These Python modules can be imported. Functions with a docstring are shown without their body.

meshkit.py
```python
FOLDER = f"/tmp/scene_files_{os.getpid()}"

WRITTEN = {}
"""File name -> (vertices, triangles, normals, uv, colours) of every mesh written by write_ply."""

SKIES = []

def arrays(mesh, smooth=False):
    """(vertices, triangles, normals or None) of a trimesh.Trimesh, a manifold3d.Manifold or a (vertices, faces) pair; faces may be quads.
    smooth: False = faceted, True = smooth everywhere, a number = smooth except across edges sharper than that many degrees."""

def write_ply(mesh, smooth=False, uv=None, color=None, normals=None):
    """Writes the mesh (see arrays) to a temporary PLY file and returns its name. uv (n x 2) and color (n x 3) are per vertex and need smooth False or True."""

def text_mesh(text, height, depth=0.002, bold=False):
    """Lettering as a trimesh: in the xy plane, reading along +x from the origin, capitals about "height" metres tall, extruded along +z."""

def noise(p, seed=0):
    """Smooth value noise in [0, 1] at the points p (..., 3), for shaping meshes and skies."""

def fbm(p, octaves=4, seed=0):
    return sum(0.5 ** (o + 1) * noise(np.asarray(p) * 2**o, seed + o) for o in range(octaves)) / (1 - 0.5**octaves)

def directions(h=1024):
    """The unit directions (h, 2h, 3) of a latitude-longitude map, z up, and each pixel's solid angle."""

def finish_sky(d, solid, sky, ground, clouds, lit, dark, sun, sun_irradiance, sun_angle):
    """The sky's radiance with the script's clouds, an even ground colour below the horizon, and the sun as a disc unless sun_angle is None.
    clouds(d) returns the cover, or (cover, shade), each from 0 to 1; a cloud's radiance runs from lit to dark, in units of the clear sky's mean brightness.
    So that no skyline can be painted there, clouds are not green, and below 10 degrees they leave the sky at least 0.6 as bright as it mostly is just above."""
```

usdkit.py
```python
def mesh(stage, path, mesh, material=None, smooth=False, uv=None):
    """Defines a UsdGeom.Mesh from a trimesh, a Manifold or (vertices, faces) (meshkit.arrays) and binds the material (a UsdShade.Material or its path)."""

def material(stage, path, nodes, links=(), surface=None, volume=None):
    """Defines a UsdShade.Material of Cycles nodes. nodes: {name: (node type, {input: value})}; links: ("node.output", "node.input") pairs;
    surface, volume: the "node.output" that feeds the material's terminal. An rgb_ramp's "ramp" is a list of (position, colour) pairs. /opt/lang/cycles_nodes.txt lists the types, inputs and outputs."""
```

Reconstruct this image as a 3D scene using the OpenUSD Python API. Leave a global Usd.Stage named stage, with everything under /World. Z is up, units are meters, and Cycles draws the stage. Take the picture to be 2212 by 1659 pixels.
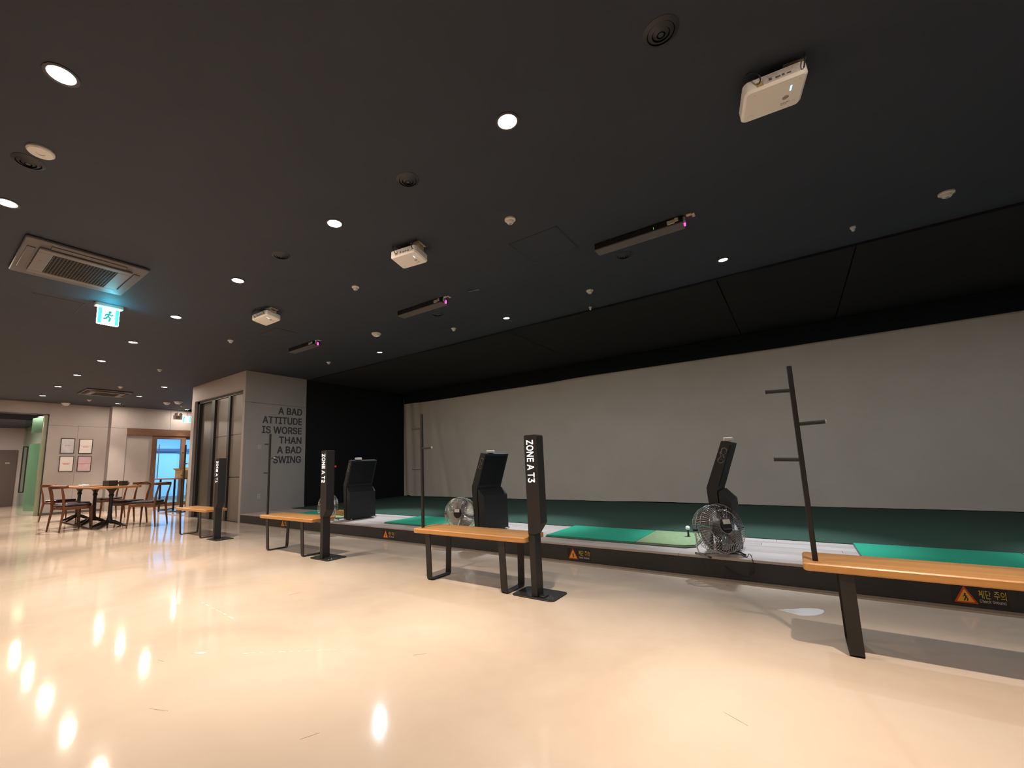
import math
import numpy as np
import trimesh
import meshkit
import usdkit
from pxr import Usd, UsdGeom, UsdLux, UsdShade, Gf
from shapely.geometry import Polygon, LineString
from shapely.ops import unary_union

# ---------------------------------------------------------------- stage, camera, exposure, large lights
stage = Usd.Stage.CreateInMemory()
UsdGeom.SetStageUpAxis(stage, 'Z')
UsdGeom.SetStageMetersPerUnit(stage, 1.0)
UsdGeom.Xform.Define(stage, '/World')
F_PX, YAW, PITCH, ROLL, CX, CY = 922.72, math.radians(36.6365), math.radians(7.9748), math.radians(-1.80005), 1021.06, 874.37
fw = np.array([-math.sin(YAW) * math.cos(PITCH), math.cos(YAW) * math.cos(PITCH), math.sin(PITCH)])
r0 = np.array([math.cos(YAW), math.sin(YAW), 0.0])
u0 = np.cross(r0, fw)
cr, sr = math.cos(ROLL), math.sin(ROLL)
rt, up = cr * r0 + sr * u0, -sr * r0 + cr * u0
cam = UsdGeom.Camera.Define(stage, '/World/Camera')
cam.CreateHorizontalApertureAttr(36.0)
cam.CreateVerticalApertureAttr(27.0)
cam.CreateFocalLengthAttr(F_PX / 2212 * 36.0)
cam.CreateHorizontalApertureOffsetAttr((1106 - CX) / 2212 * 36.0)
cam.CreateVerticalApertureOffsetAttr((CY - 829.5) / 2212 * 36.0)
cam.CreateClippingRangeAttr(Gf.Vec2f(0.05, 200))
cam.AddTransformOp().Set(Gf.Matrix4d(*rt, 0, *up, 0, *(-fw), 0, 0, 0, 1.0, 1))
cam.CreateExposureAttr(0.1)

WARM, COOL = (1.0, 0.84, 0.68), (0.80, 0.93, 1.04)
P_WARM, P_COOL, LENS_WARM, LENS_COOL = 2500.0, 2600.0, 14.0, 14.0    # beams of the two kinds of lamp
WARM_ANGLE, COOL_ANGLE = 32.0, 25.0
W_WARM, W_COOL = 590.0, 1050.0                                    # their wide, even part
LIGHTS = '/World/Lights'
UsdGeom.Scope.Define(stage, LIGHTS)
_nl = [0]


def spot(loc, color, power, angle, soft, radius=0.06):
    _nl[0] += 1
    s = UsdLux.SphereLight.Define(stage, f'{LIGHTS}/lamp_{_nl[0]:03d}')
    s.CreateRadiusAttr(radius)
    s.CreateIntensityAttr(power)
    s.CreateColorAttr(Gf.Vec3f(*color))
    UsdGeom.Xformable(s).AddTranslateOp().Set(Gf.Vec3d(*loc))
    if angle:
        a = UsdLux.ShapingAPI.Apply(s.GetPrim())
        a.CreateShapingConeAngleAttr(angle)
        a.CreateShapingConeSoftnessAttr(soft)
    return s


def wide(loc, color, power, radius):
    _nl[0] += 1
    s = UsdLux.DiskLight.Define(stage, f'{LIGHTS}/lamp_{_nl[0]:03d}')
    s.CreateRadiusAttr(radius)
    s.CreateIntensityAttr(power)
    s.CreateColorAttr(Gf.Vec3f(*color))
    UsdGeom.Xformable(s).AddTranslateOp().Set(Gf.Vec3d(*loc))
    return s


# ---------------------------------------------------------------- key dimensions (fitted from the photograph)
YS, HS, YC, HC, YSO, XB = 4.128, 0.186, 8.522, 3.068, 5.563, -8.846   # stage front, stage height, screen, ceiling, black ceiling edge, end wall
XFA, XFB = -16.45, -16.15                                           # far wall, two planes
XR, YR = 4.6, -4.0                                                  # unseen right and rear walls

# ---------------------------------------------------------------- materials
LOOKS = '/World/Looks'
UsdGeom.Scope.Define(stage, LOOKS)


def plain(name, col, rough=0.5, metal=0.0, **kw):
    return usdkit.material(stage, f'{LOOKS}/{name}', {'p': ('principled_bsdf', dict(base_color=col, roughness=rough, metallic=metal, **kw))}, [], surface='p.BSDF')


def noisy(name, c1, c2, scale=(8, 8, 8), rough=0.5, r2=None, bump=0.0, detail=4, metal=0.0, coords='position', bscale=None, distortion=0.0, **kw):
    nodes = {'m': ('mapping', dict(mapping_type='point', scale=scale)),
             'n': ('noise_texture', dict(scale=1.0, detail=detail, roughness=0.6, distortion=distortion)),
             'r': ('rgb_ramp', dict(ramp=[(0.3, c1), (0.7, c2)])),
             'p': ('principled_bsdf', dict(roughness=rough, metallic=metal, **kw))}
    links = [('m.vector', 'n.vector'), ('n.fac', 'r.fac'), ('r.color', 'p.base_color')]
    if coords == 'object':
        nodes['g'] = ('texture_coordinate', {})
        links.append(('g.object', 'm.vector'))
    else:
        nodes['g'] = ('geometry', {})
        links.append(('g.position', 'm.vector'))
    if r2 is not None:
        nodes['mr'] = ('map_range', dict(from_min=0.3, from_max=0.7, to_min=rough, to_max=r2, clamp=True))
        links += [('n.fac', 'mr.value'), ('mr.result', 'p.roughness')]
    if bump:
        nodes['m2'] = ('mapping', dict(mapping_type='point', scale=bscale or scale))
        nodes['n2'] = ('noise_texture', dict(scale=1.0, detail=3, roughness=0.6))
        nodes['b'] = ('bump', dict(strength=bump, distance=0.01))
        links += [(('g.object' if coords == 'object' else 'g.position'), 'm2.vector'), ('m2.vector', 'n2.vector'), ('n2.fac', 'b.height'), ('b.normal', 'p.normal')]
    return usdkit.material(stage, f'{LOOKS}/{name}', nodes, links, surface='p.BSDF')


def emit(name, col, strength):
    return usdkit.material(stage, f'{LOOKS}/{name}', {'e': ('emission', dict(color=col, strength=strength))}, [], surface='e.emission')


def wood(name, c1, c2, c3, rough=0.4, coords='object', grain=(1.2, 14, 14), coat=0.0):
    nodes = {'g': ('texture_coordinate' if coords == 'object' else 'geometry', {}),
             'm': ('mapping', dict(mapping_type='point', scale=grain)),
             'n': ('noise_texture', dict(scale=1.0, detail=5, roughness=0.6, distortion=0.6)),
             'm2': ('mapping', dict(mapping_type='point', scale=tuple(6 * s if s > 2 else s for s in grain))),
             'n2': ('noise_texture', dict(scale=1.0, detail=3, roughness=0.5)),
             'x': ('mix_float', dict(fac=0.35)),
             'r': ('rgb_ramp', dict(ramp=[(0.32, c1), (0.5, c2), (0.68, c3)])),
             'p': ('principled_bsdf', dict(roughness=rough, coat_weight=coat, coat_roughness=0.25))}
    src = 'g.object' if coords == 'object' else 'g.position'
    return usdkit.material(stage, f'{LOOKS}/{name}', nodes, [(src, 'm.vector'), ('m.vector', 'n.vector'), (src, 'm2.vector'), ('m2.vector', 'n2.vector'), ('n.fac', 'x.a'), ('n2.fac', 'x.b'), ('x.result', 'r.fac'), ('r.color', 'p.base_color')], surface='p.BSDF')


def pane(name, tint, gloss=(1, 1, 1), rough=0.02):
    return usdkit.material(stage, f'{LOOKS}/{name}', {'t': ('transparent_bsdf', dict(color=tint)), 'g': ('glossy_bsdf', dict(color=gloss, roughness=rough)), 'w': ('layer_weight', dict(blend=0.5)), 'p': ('math', dict(math_type='power', value2=5.0)),
                           'a': ('math', dict(math_type='multiply_add', value2=0.7, value3=0.03)), 'x': ('mix_closure', {})},
                           [('w.facing', 'p.value1'), ('p.value', 'a.value1'), ('a.value', 'x.fac'), ('t.BSDF', 'x.closure1'), ('g.BSDF', 'x.closure2')], surface='x.closure')


def floor_material():
    nodes = {'g': ('geometry', {}),
             'm': ('mapping', dict(mapping_type='point', scale=(0.9, 0.9, 0.9))),
             'n': ('noise_texture', dict(scale=1.0, detail=5, roughness=0.6, distortion=0.8)),
             'r': ('rgb_ramp', dict(ramp=[(0.3, (0.515, 0.41, 0.325)), (0.5, (0.56, 0.455, 0.365)), (0.7, (0.60, 0.49, 0.40))])),
             'm2': ('mapping', dict(mapping_type='point', scale=(3.0, 3.0, 3.0))),
             'n2': ('noise_texture', dict(scale=1.0, detail=2, roughness=0.5)),
             'm3': ('mapping', dict(mapping_type='point', scale=(140.0, 140.0, 140.0))),
             'n3': ('noise_texture', dict(scale=1.0, detail=2, roughness=0.6)),
             'b': ('bump', dict(strength=0.10, distance=0.01)),
             'b2': ('bump', dict(strength=0.02, distance=0.002)),
             'mr': ('map_range', dict(from_min=0.3, from_max=0.7, to_min=0.05, to_max=0.10, clamp=True)),
             'p': ('principled_bsdf', dict(ior=1.5, specular_ior_level=0.26))}
    links = [('g.position', 'm.vector'), ('m.vector', 'n.vector'), ('n.fac', 'r.fac'), ('r.color', 'p.base_color'),
             ('g.position', 'm2.vector'), ('m2.vector', 'n2.vector'), ('n2.fac', 'b.height'), ('b.normal', 'b2.normal'),
             ('g.position', 'm3.vector'), ('m3.vector', 'n3.vector'), ('n3.fac', 'b2.height'), ('b2.normal', 'p.normal'),
             ('n.fac', 'mr.value'), ('mr.result', 'p.roughness')]
    return usdkit.material(stage, f'{LOOKS}/floor_epoxy', nodes, links, surface='p.BSDF')


M = {
    'floor': floor_material(),
    'ceiling': noisy('ceiling_paint', (0.028, 0.035, 0.051), (0.032, 0.040, 0.057), (2, 2, 2), rough=0.75, bump=0.05, bscale=(60, 60, 60)),
    'black_cloth': noisy('black_cloth', (0.003, 0.003, 0.004), (0.005, 0.005, 0.006), (30, 30, 30), rough=0.95, bump=0.2, bscale=(25, 25, 25)),
    'black_ceiling': noisy('black_ceiling_cloth', (0.006, 0.0065, 0.0075), (0.009, 0.0095, 0.011), (3, 3, 3), rough=0.95, bump=0.2, bscale=(8, 8, 8)),
    'seam': plain('seam_black', (0.003, 0.003, 0.003), 0.95),
    'wall': noisy('wall_plaster', (0.37, 0.33, 0.32), (0.41, 0.37, 0.36), (1.5, 1.5, 1.5), rough=0.7, bump=0.04, bscale=(50, 50, 50)),
    'grey_wall': noisy('wall_grey_panel', (0.325, 0.305, 0.292), (0.36, 0.335, 0.32), (1.5, 1.5, 1.5), rough=0.65),
    'joint': plain('joint_soft', (0.26, 0.225, 0.205), 0.9),
    'gap': plain('joint_dark', (0.10, 0.09, 0.08), 0.9),
    'screen': noisy('screen_cloth', (0.72, 0.61, 0.51), (0.78, 0.67, 0.565), (1.2, 3, 1.2), rough=0.95, bump=0.08, bscale=(90, 90, 90)),
    'turf': noisy('turf_green', (0.018, 0.049, 0.031), (0.030, 0.070, 0.045), (160, 160, 160), rough=0.95, bump=0.5, bscale=(300, 300, 300)),
    'mat': noisy('mat_green', (0.010, 0.29, 0.165), (0.022, 0.39, 0.235), (140, 140, 140), rough=0.95, bump=0.5, bscale=(300, 300, 300)),
    'tee_mat': noisy('mat_olive', (0.22, 0.31, 0.15), (0.29, 0.38, 0.20), (30, 30, 30), rough=0.95, bump=0.5, bscale=(300, 300, 300)),
    'mat_base': plain('mat_rubber', (0.10, 0.13, 0.115), 0.8),
    'riser': noisy('riser_black', (0.030, 0.028, 0.027), (0.040, 0.037, 0.035), (4, 4, 4), rough=0.45),
    'trim': plain('trim_grey', (0.30, 0.27, 0.24), 0.5),
    'bench_wood': wood('bench_pine', (0.42, 0.185, 0.052), (0.56, 0.265, 0.08), (0.66, 0.34, 0.115), 0.38, grain=(0.9, 9, 9), coat=0.25),
    'black_metal': noisy('black_powder_coat', (0.012, 0.011, 0.011), (0.016, 0.015, 0.0145), (60, 60, 60), rough=0.5),
    'kiosk_black': noisy('kiosk_black', (0.008, 0.008, 0.009), (0.012, 0.0115, 0.012), (20, 20, 20), rough=0.6),
    'kiosk_glass': plain('kiosk_screen_black', (0.005, 0.005, 0.006), 0.55, specular_ior_level=0.25),
    'peg': plain('peg_rubber', (0.02, 0.019, 0.018), 0.7),
    'peg_end': plain('peg_end_cap', (0.55, 0.50, 0.44), 0.5),
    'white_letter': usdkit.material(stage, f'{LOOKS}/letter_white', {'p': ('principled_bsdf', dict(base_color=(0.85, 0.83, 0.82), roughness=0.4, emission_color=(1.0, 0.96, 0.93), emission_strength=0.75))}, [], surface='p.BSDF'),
    'dark_letter': plain('letter_charcoal', (0.045, 0.043, 0.045), 0.6),
    'chrome': plain('chrome', (0.78, 0.78, 0.79), 0.12, 1.0),
    'steel': plain('steel_satin', (0.55, 0.54, 0.52), 0.3, 1.0),
    'fan_blade': plain('fan_blade_aluminium', (0.42, 0.41, 0.40), 0.3, 0.9),
    'label_white': plain('label_white', (0.70, 0.66, 0.62), 0.5),
    'motor': plain('motor_black', (0.016, 0.015, 0.015), 0.4),
    'proj_white': plain('projector_white', (0.88, 0.84, 0.80), 0.42),
    'proj_panel': noisy('projector_port_panel', (0.45, 0.41, 0.38), (0.66, 0.60, 0.55), (60, 60, 60), rough=0.5),
    'proj_beige': plain('mount_beige', (0.52, 0.45, 0.33), 0.5),
    'port_dark': plain('port_dark', (0.10, 0.09, 0.09), 0.5),
    'port_brass': plain('port_brass', (0.45, 0.34, 0.16), 0.4),
    'cable': plain('cable_black', (0.015, 0.015, 0.016), 0.5),
    'blue_led': emit('led_blue', (0.25, 0.55, 1.0), 3.0),
    'pink_led': emit('led_pink', (1.0, 0.06, 0.38), 2.6),
    'green_led': emit('led_green', (0.45, 0.9, 0.2), 0.5),
    'red_led': emit('led_red', (0.6, 0.05, 0.03), 0.5),
    'sensor_face': plain('sensor_face', (0.13, 0.118, 0.112), 0.35),
    'sensor_side': plain('sensor_side', (0.008, 0.008, 0.009), 0.4),
    'device_white': plain('device_white', (0.72, 0.68, 0.63), 0.45),
    'device_grey': plain('device_grey', (0.40, 0.37, 0.34), 0.5),
    'diffuser_dark': plain('diffuser_dark', (0.030, 0.032, 0.039), 0.55),
    'diffuser_gap': plain('diffuser_gap', (0.010, 0.010, 0.012), 0.9),
    'ac_case': plain('ac_case', (0.088, 0.081, 0.083), 0.5),
    'ac_panel': plain('ac_panel', (0.135, 0.124, 0.122), 0.45),
    'ac_grille': plain('ac_grille', (0.04, 0.038, 0.039), 0.5),
    'lamp_trim': plain('lamp_trim', (0.05, 0.045, 0.045), 0.5),
    'lens_warm': emit('lamp_lens_warm', (1.0, 0.90, 0.80), LENS_WARM),
    'lens_cool': emit('lamp_lens_cool', (0.88, 0.95, 1.0), LENS_COOL),
    'exit_white': emit('exit_panel_white', (0.88, 1.0, 1.0), 3.0),
    'exit_cyan': emit('exit_panel_cyan', (0.10, 0.95, 0.95), 1.2),
    'exit_figure': emit('exit_figure_green', (0.02, 0.55, 0.42), 1.0),
    'sticker': plain('sticker_black', (0.018, 0.018, 0.020), 0.3),
    'sticker_red': plain('sticker_red', (0.62, 0.05, 0.02), 0.4),
    'sticker_yellow': plain('sticker_yellow', (0.85, 0.42, 0.03), 0.4),
    'hangul_yellow': plain('hangul_yellow', (0.62, 0.44, 0.05), 0.4),
    'sticker_grey': plain('sticker_lettering_grey', (0.48, 0.44, 0.42), 0.4),
    'chair_wood': wood('chair_walnut', (0.085, 0.028, 0.011), (0.13, 0.045, 0.018), (0.18, 0.066, 0.027), 0.38, grain=(6, 6, 2)),
    'table_wood': wood('table_oak', (0.26, 0.10, 0.032), (0.36, 0.15, 0.05), (0.44, 0.20, 0.075), 0.35, grain=(0.9, 9, 9)),
    'vinyl': plain('seat_vinyl', (0.020, 0.019, 0.030), 0.28),
    'cast_iron': plain('cast_iron', (0.012, 0.012, 0.012), 0.5),
    'frame_dark': plain('poster_frame', (0.05, 0.035, 0.03), 0.5),
    'paper_white': plain('paper_white', (0.80, 0.74, 0.74), 0.6),
    'paper_grey': noisy('paper_bluegrey', (0.50, 0.50, 0.56), (0.62, 0.60, 0.65), (9, 9, 9), rough=0.6),
    'paper_pink': noisy('paper_pink', (0.60, 0.42, 0.47), (0.70, 0.52, 0.57), (9, 9, 9), rough=0.6),
    'print_red': plain('print_red', (0.62, 0.16, 0.16), 0.6),
    'brown_frame': plain('door_brown', (0.155, 0.082, 0.052), 0.45),
    'dark_frame': plain('door_dark_frame', (0.022, 0.024, 0.025), 0.35),
    'panel_taupe': noisy('panel_taupe', (0.20, 0.175, 0.15), (0.23, 0.20, 0.175), (1, 1, 1), rough=0.32),
    'panel_dark': noisy('panel_dark', (0.085, 0.078, 0.060), (0.10, 0.092, 0.072), (1, 1, 1), rough=0.3),
    'clear_pane': pane('clear_glass', (0.90, 0.97, 1.0)),
    'green_pane': pane('green_glass', (0.80, 0.93, 0.85)),
    'green_film': plain('green_film', (0.40, 0.56, 0.46), 0.35),
    'grey_film': plain('grey_film', (0.22, 0.24, 0.20), 0.35),
    'glass_edge': plain('glass_edge_olive', (0.30, 0.30, 0.21), 0.3),
    'inner_door': plain('inner_door_brown', (0.085, 0.062, 0.055), 0.5),
    'blue_wall': plain('back_room_wall', (0.42, 0.60, 0.78), 0.6),
    'blue_dark': plain('back_room_dark', (0.10, 0.11, 0.20), 0.6),
    'back_lamp': emit('back_room_lamp', (0.75, 0.88, 1.0), 9.0),
    'box_card': noisy('cardboard', (0.50, 0.34, 0.18), (0.60, 0.42, 0.24), (14, 14, 14), rough=0.8),
    'counter_wood': plain('counter_wood_yellow', (0.62, 0.30, 0.04), 0.4),
    'counter_top': plain('counter_top_white', (0.85, 0.74, 0.60), 0.4),
    'caddy': plain('caddy_dark', (0.05, 0.045, 0.035), 0.5),
    'patch': plain('floor_patch_white', (0.86, 0.86, 0.88), 0.4),
    'scratch': plain('floor_scratch_light', (0.78, 0.69, 0.59), 0.5),
    'scuff': plain('floor_scuff_dark', (0.40, 0.31, 0.235), 0.5),
    'ball': plain('golf_ball_white', (0.95, 0.95, 0.95), 0.35),
    'outlet': plain('outlet_plate', (0.42, 0.45, 0.46), 0.5),
}
PLANKS = [wood(f'deck_plank_{i}', *c, 0.42, coords='position', grain=(1.0, 16, 16)) for i, c in enumerate([
    ((0.40, 0.325, 0.30), (0.46, 0.38, 0.345), (0.52, 0.43, 0.39)),
    ((0.36, 0.285, 0.26), (0.42, 0.34, 0.31), (0.48, 0.395, 0.36)),
    ((0.43, 0.36, 0.335), (0.49, 0.41, 0.38), (0.55, 0.465, 0.425))])]

# ---------------------------------------------------------------- mesh helpers
cat = trimesh.util.concatenate


def box(x0, x1, y0, y1, z0, z1, b=0.0):
    lo, hi = np.minimum((x0, y0, z0), (x1, y1, z1)), np.maximum((x0, y0, z0), (x1, y1, z1))
    b = min(b, 0.45 * float((hi - lo).min()))
    if b <= 0:
        m = trimesh.creation.box(hi - lo)
        m.apply_translation((lo + hi) / 2)
        return m
    pts = []
    for sx in (0, 1):
        for sy in (0, 1):
            for sz in (0, 1):
                c = np.where((sx, sy, sz), hi, lo).astype(float)
                s = np.where((sx, sy, sz), -1.0, 1.0)
                for k in range(3):
                    d = s * b
                    d[k] = 0
                    pts.append(c + d)
    return trimesh.convex.convex_hull(np.array(pts))


def rbox(x0, x1, y0, y1, z0, z1, r, seg=5, axis=2, b=0.0):
    """A box whose edges along one axis are rounded with radius r."""
    lo, hi = [x0, y0, z0], [x1, y1, z1]
    a, c = [k for k in range(3) if k != axis]
    r = min(r, 0.49 * min(hi[a] - lo[a], hi[c] - lo[c]))
    pts = []
    for ca, sa in ((hi[a] - r, 0), (lo[a] + r, 1), (lo[a] + r, 2), (hi[a] - r, 3)):
        cc = hi[c] - r if sa in (0, 1) else lo[c] + r
        for t in np.linspace(0, math.pi / 2, seg):
            ang = t + sa * math.pi / 2
            for rr, zo in (((r, b), (max(r - b, 1e-4), 0)) if b else ((r, 0),)):
                for z in (lo[axis] + zo, hi[axis] - zo):
                    q = [0, 0, 0]
                    q[a], q[c], q[axis] = ca + rr * math.cos(ang), cc + rr * math.sin(ang), z
                    pts.append(q)
    return trimesh.convex.convex_hull(np.array(pts))


def lathe(profile, seg=24):
    """profile: (r, z) pairs, revolved about z."""
    pr = np.array(profile, float)
    n = len(pr)
    ang = np.linspace(0, 2 * math.pi, seg, endpoint=False)
    v = np.stack([pr[:, 0][None] * np.cos(ang)[:, None], pr[:, 0][None] * np.sin(ang)[:, None], np.broadcast_to(pr[:, 1], (seg, n))], -1).reshape(-1, 3)
    f = []
    for i in range(seg):
        j = (i + 1) % seg
        for k in range(n - 1):
            a, b, c, d = i * n + k, j * n + k, j * n + k + 1, i * n + k + 1
            f += [[a, b, c], [a, c, d]]
    m = trimesh.Trimesh(v, f, process=False)
    m.merge_vertices()
    m.update_faces(m.nondegenerate_faces())
    m.fix_normals()
    return m


def cyl(p, q, r, seg=14):
    p, q = np.array(p, float), np.array(q, float)
    return tube([p, q], r, seg)


def tube(points, r, seg=8, closed=False, caps=True):
    p = np.array(points, float)
    n = len(p)
    if closed:
        t = np.roll(p, -1, 0) - np.roll(p, 1, 0)
    else:
        t = np.gradient(p, axis=0)
    t /= np.linalg.norm(t, axis=1, keepdims=True) + 1e-12
    ref = np.array([0, 0, 1.0]) if abs(t[0][2]) < 0.9 else np.array([1.0, 0, 0])
    a = np.cross(t[0], ref)
    a /= np.linalg.norm(a)
    A = []
    for i in range(n):
        a = a - t[i] * (a @ t[i])
        a /= np.linalg.norm(a) + 1e-12
        A.append(a)
    A = np.array(A)
    B = np.cross(t, A)
    ang = np.arange(seg) * 2 * math.pi / seg
    rr = np.broadcast_to(r, (n,))[:, None, None]
    v = p[:, None] + rr * (np.cos(ang)[None, :, None] * A[:, None] + np.sin(ang)[None, :, None] * B[:, None])
    v = v.reshape(-1, 3)
    f = []
    for i in range(n if closed else n - 1):
        j = (i + 1) % n
        for k in range(seg):
            l = (k + 1) % seg
            a0, b0, c0, d0 = i * seg + k, i * seg + l, j * seg + l, j * seg + k
            f += [[a0, b0, c0], [a0, c0, d0]]
    if not closed and caps:
        v = np.vstack([v, p[0], p[-1]])
        for k in range(seg):
            l = (k + 1) % seg
            f += [[len(v) - 2, l, k], [len(v) - 1, (n - 1) * seg + k, (n - 1) * seg + l]]
    return trimesh.Trimesh(v, f, process=False)


def ring(c, R, r, axis=2, seg=32, sides=6):
    th = np.arange(seg) * 2 * math.pi / seg
    q = np.zeros((seg, 3))
    a, b = [k for k in range(3) if k != axis]
    q[:, a], q[:, b] = R * np.cos(th), R * np.sin(th)
    return tube(q + np.array(c), r, sides, closed=True)


def prism(poly, d0, d1, plane='xz'):
    """Extrudes a 2D polygon: plane 'xz' along y, 'yz' along x, 'xy' along z."""
    m = trimesh.creation.extrude_polygon(poly if hasattr(poly, 'exterior') else Polygon(poly), d1 - d0, engine='earcut')
    v = np.array(m.vertices)
    v[:, 2] += d0
    if plane == 'xz':
        v = np.stack([v[:, 0], v[:, 2], v[:, 1]], 1)
    elif plane == 'yz':
        v = np.stack([v[:, 2], v[:, 0], v[:, 1]], 1)
    m = trimesh.Trimesh(v, m.faces, process=False)
    m.fix_normals()
    return m


def T(m, M4=None, t=None, rz=0.0, rx=0.0, ry=0.0):
    m = m.copy()
    R = trimesh.transformations.euler_matrix(rx, ry, rz, 'sxyz')
    if t is not None:
        R[:3, 3] = t
    m.apply_transform(R if M4 is None else M4)
    return m


def basis(m, ex, ey, ez, o):
    """Puts a mesh made in x, y, z onto the axes ex, ey, ez at o."""
    R = np.eye(4)
    R[:3, 0], R[:3, 1], R[:3, 2], R[:3, 3] = ex, ey, ez, o
    m = m.copy()
    m.apply_transform(R)
    return m


# ---------------------------------------------------------------- scene helpers
_names = {}


def numbered(parent, name):
    k = (parent, name)
    i = _names.get(k, -1) + 1
    _names[k] = i
    return name if i == 0 else f'{name}_{i:03d}'


def tag(prim, label=None, category=None, group=None, kind=None):
    for k, v in (('label', label), ('category', category), ('group', group), ('kind', kind)):
        if v:
            prim.SetCustomDataByKey(k, v)
    return prim


def obj(name, mesh, mat, parent=None, smooth=35, label=None, category=None, group=None, kind=None):
    if isinstance(mesh, (list, tuple)):
        mesh = cat(list(mesh))
    base = str(parent.GetPath()) if parent is not None else '/World'
    p = usdkit.mesh(stage, f'{base}/{numbered(base, name)}', mesh, M[mat] if isinstance(mat, str) else mat, smooth=smooth).GetPrim()
    return tag(p, label, category, group, kind)


def thing(name, label, category, loc=(0, 0, 0), rz=0.0, group=None, kind=None):
    x = UsdGeom.Xform.Define(stage, '/World/' + numbered('/World', name))
    x.AddTranslateOp().Set(Gf.Vec3d(*map(float, loc)))
    x.AddRotateZOp().Set(math.degrees(rz))
    return tag(x.GetPrim(), label, category, group, kind)


def dup(root, name, label, category, loc, rz=0.0, group=None):
    r = thing(name, label, category, loc, rz, group)
    r.GetReferences().AddInternalReference(root.GetPath())
    r.SetInstanceable(True)
    for k, v in (('label', label), ('category', category), ('group', group)):
        if v:
            r.SetCustomDataByKey(k, v)
    return r


def struct(name, mesh=None, mat=None):
    if mesh is not None:
        return obj(name, mesh, mat, kind='structure')
    return tag(UsdGeom.Xform.Define(stage, '/World/' + numbered('/World', name)).GetPrim(), kind='structure')


# ================================================================ THE ROOM
XL = -24.0
fl = struct('floor')
obj('slab', box(XL, XR, YR, 9.0, -0.1, 0.0), 'floor', fl, smooth=False)


def flat_mark(pts, mat, name, z=0.0012):
    obj(name, prism(Polygon(pts).buffer(0), 0.0, z, 'xy'), mat, fl, smooth=False)


flat_mark([(-0.205, 3.535), (-0.15, 3.575), (-0.115, 3.60), (-0.08, 3.64), (-0.03, 3.672), (0.01, 3.685), (0.038, 3.67), (0.04, 3.63), (0.025, 3.58), (-0.005, 3.53), (-0.05, 3.492), (-0.085, 3.48), (-0.125, 3.50), (-0.17, 3.52)], 'patch', 'paint_patch')
rng = np.random.default_rng(5)
for (x0, y0), (x1, y1), n in (((-2.584, 1.241), (-2.067, 1.641), 13), ((-3.86, 1.527), (-3.211, 1.486), 6)):
    for k in range(n):
        a, b = (k + 0.35 * rng.random()) / n, (k + 0.5 + 0.48 * rng.random()) / n
        p, q = np.array([x0 + (x1 - x0) * a, y0 + (y1 - y0) * a]), np.array([x0 + (x1 - x0) * b, y0 + (y1 - y0) * b])
        d = (q - p) / np.linalg.norm(q - p)
        nn = np.array([-d[1], d[0]]) * (0.0025 + 0.0035 * rng.random())
        flat_mark([p - nn, q - nn * 0.5, q + nn, p + nn * 0.6], 'scratch', 'scratch', 0.0008)
flat_mark([(-2.83, 1.09), (-2.77, 1.12), (-2.76, 1.155), (-2.80, 1.13)], 'scratch', 'scratch', 0.0008)
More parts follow.
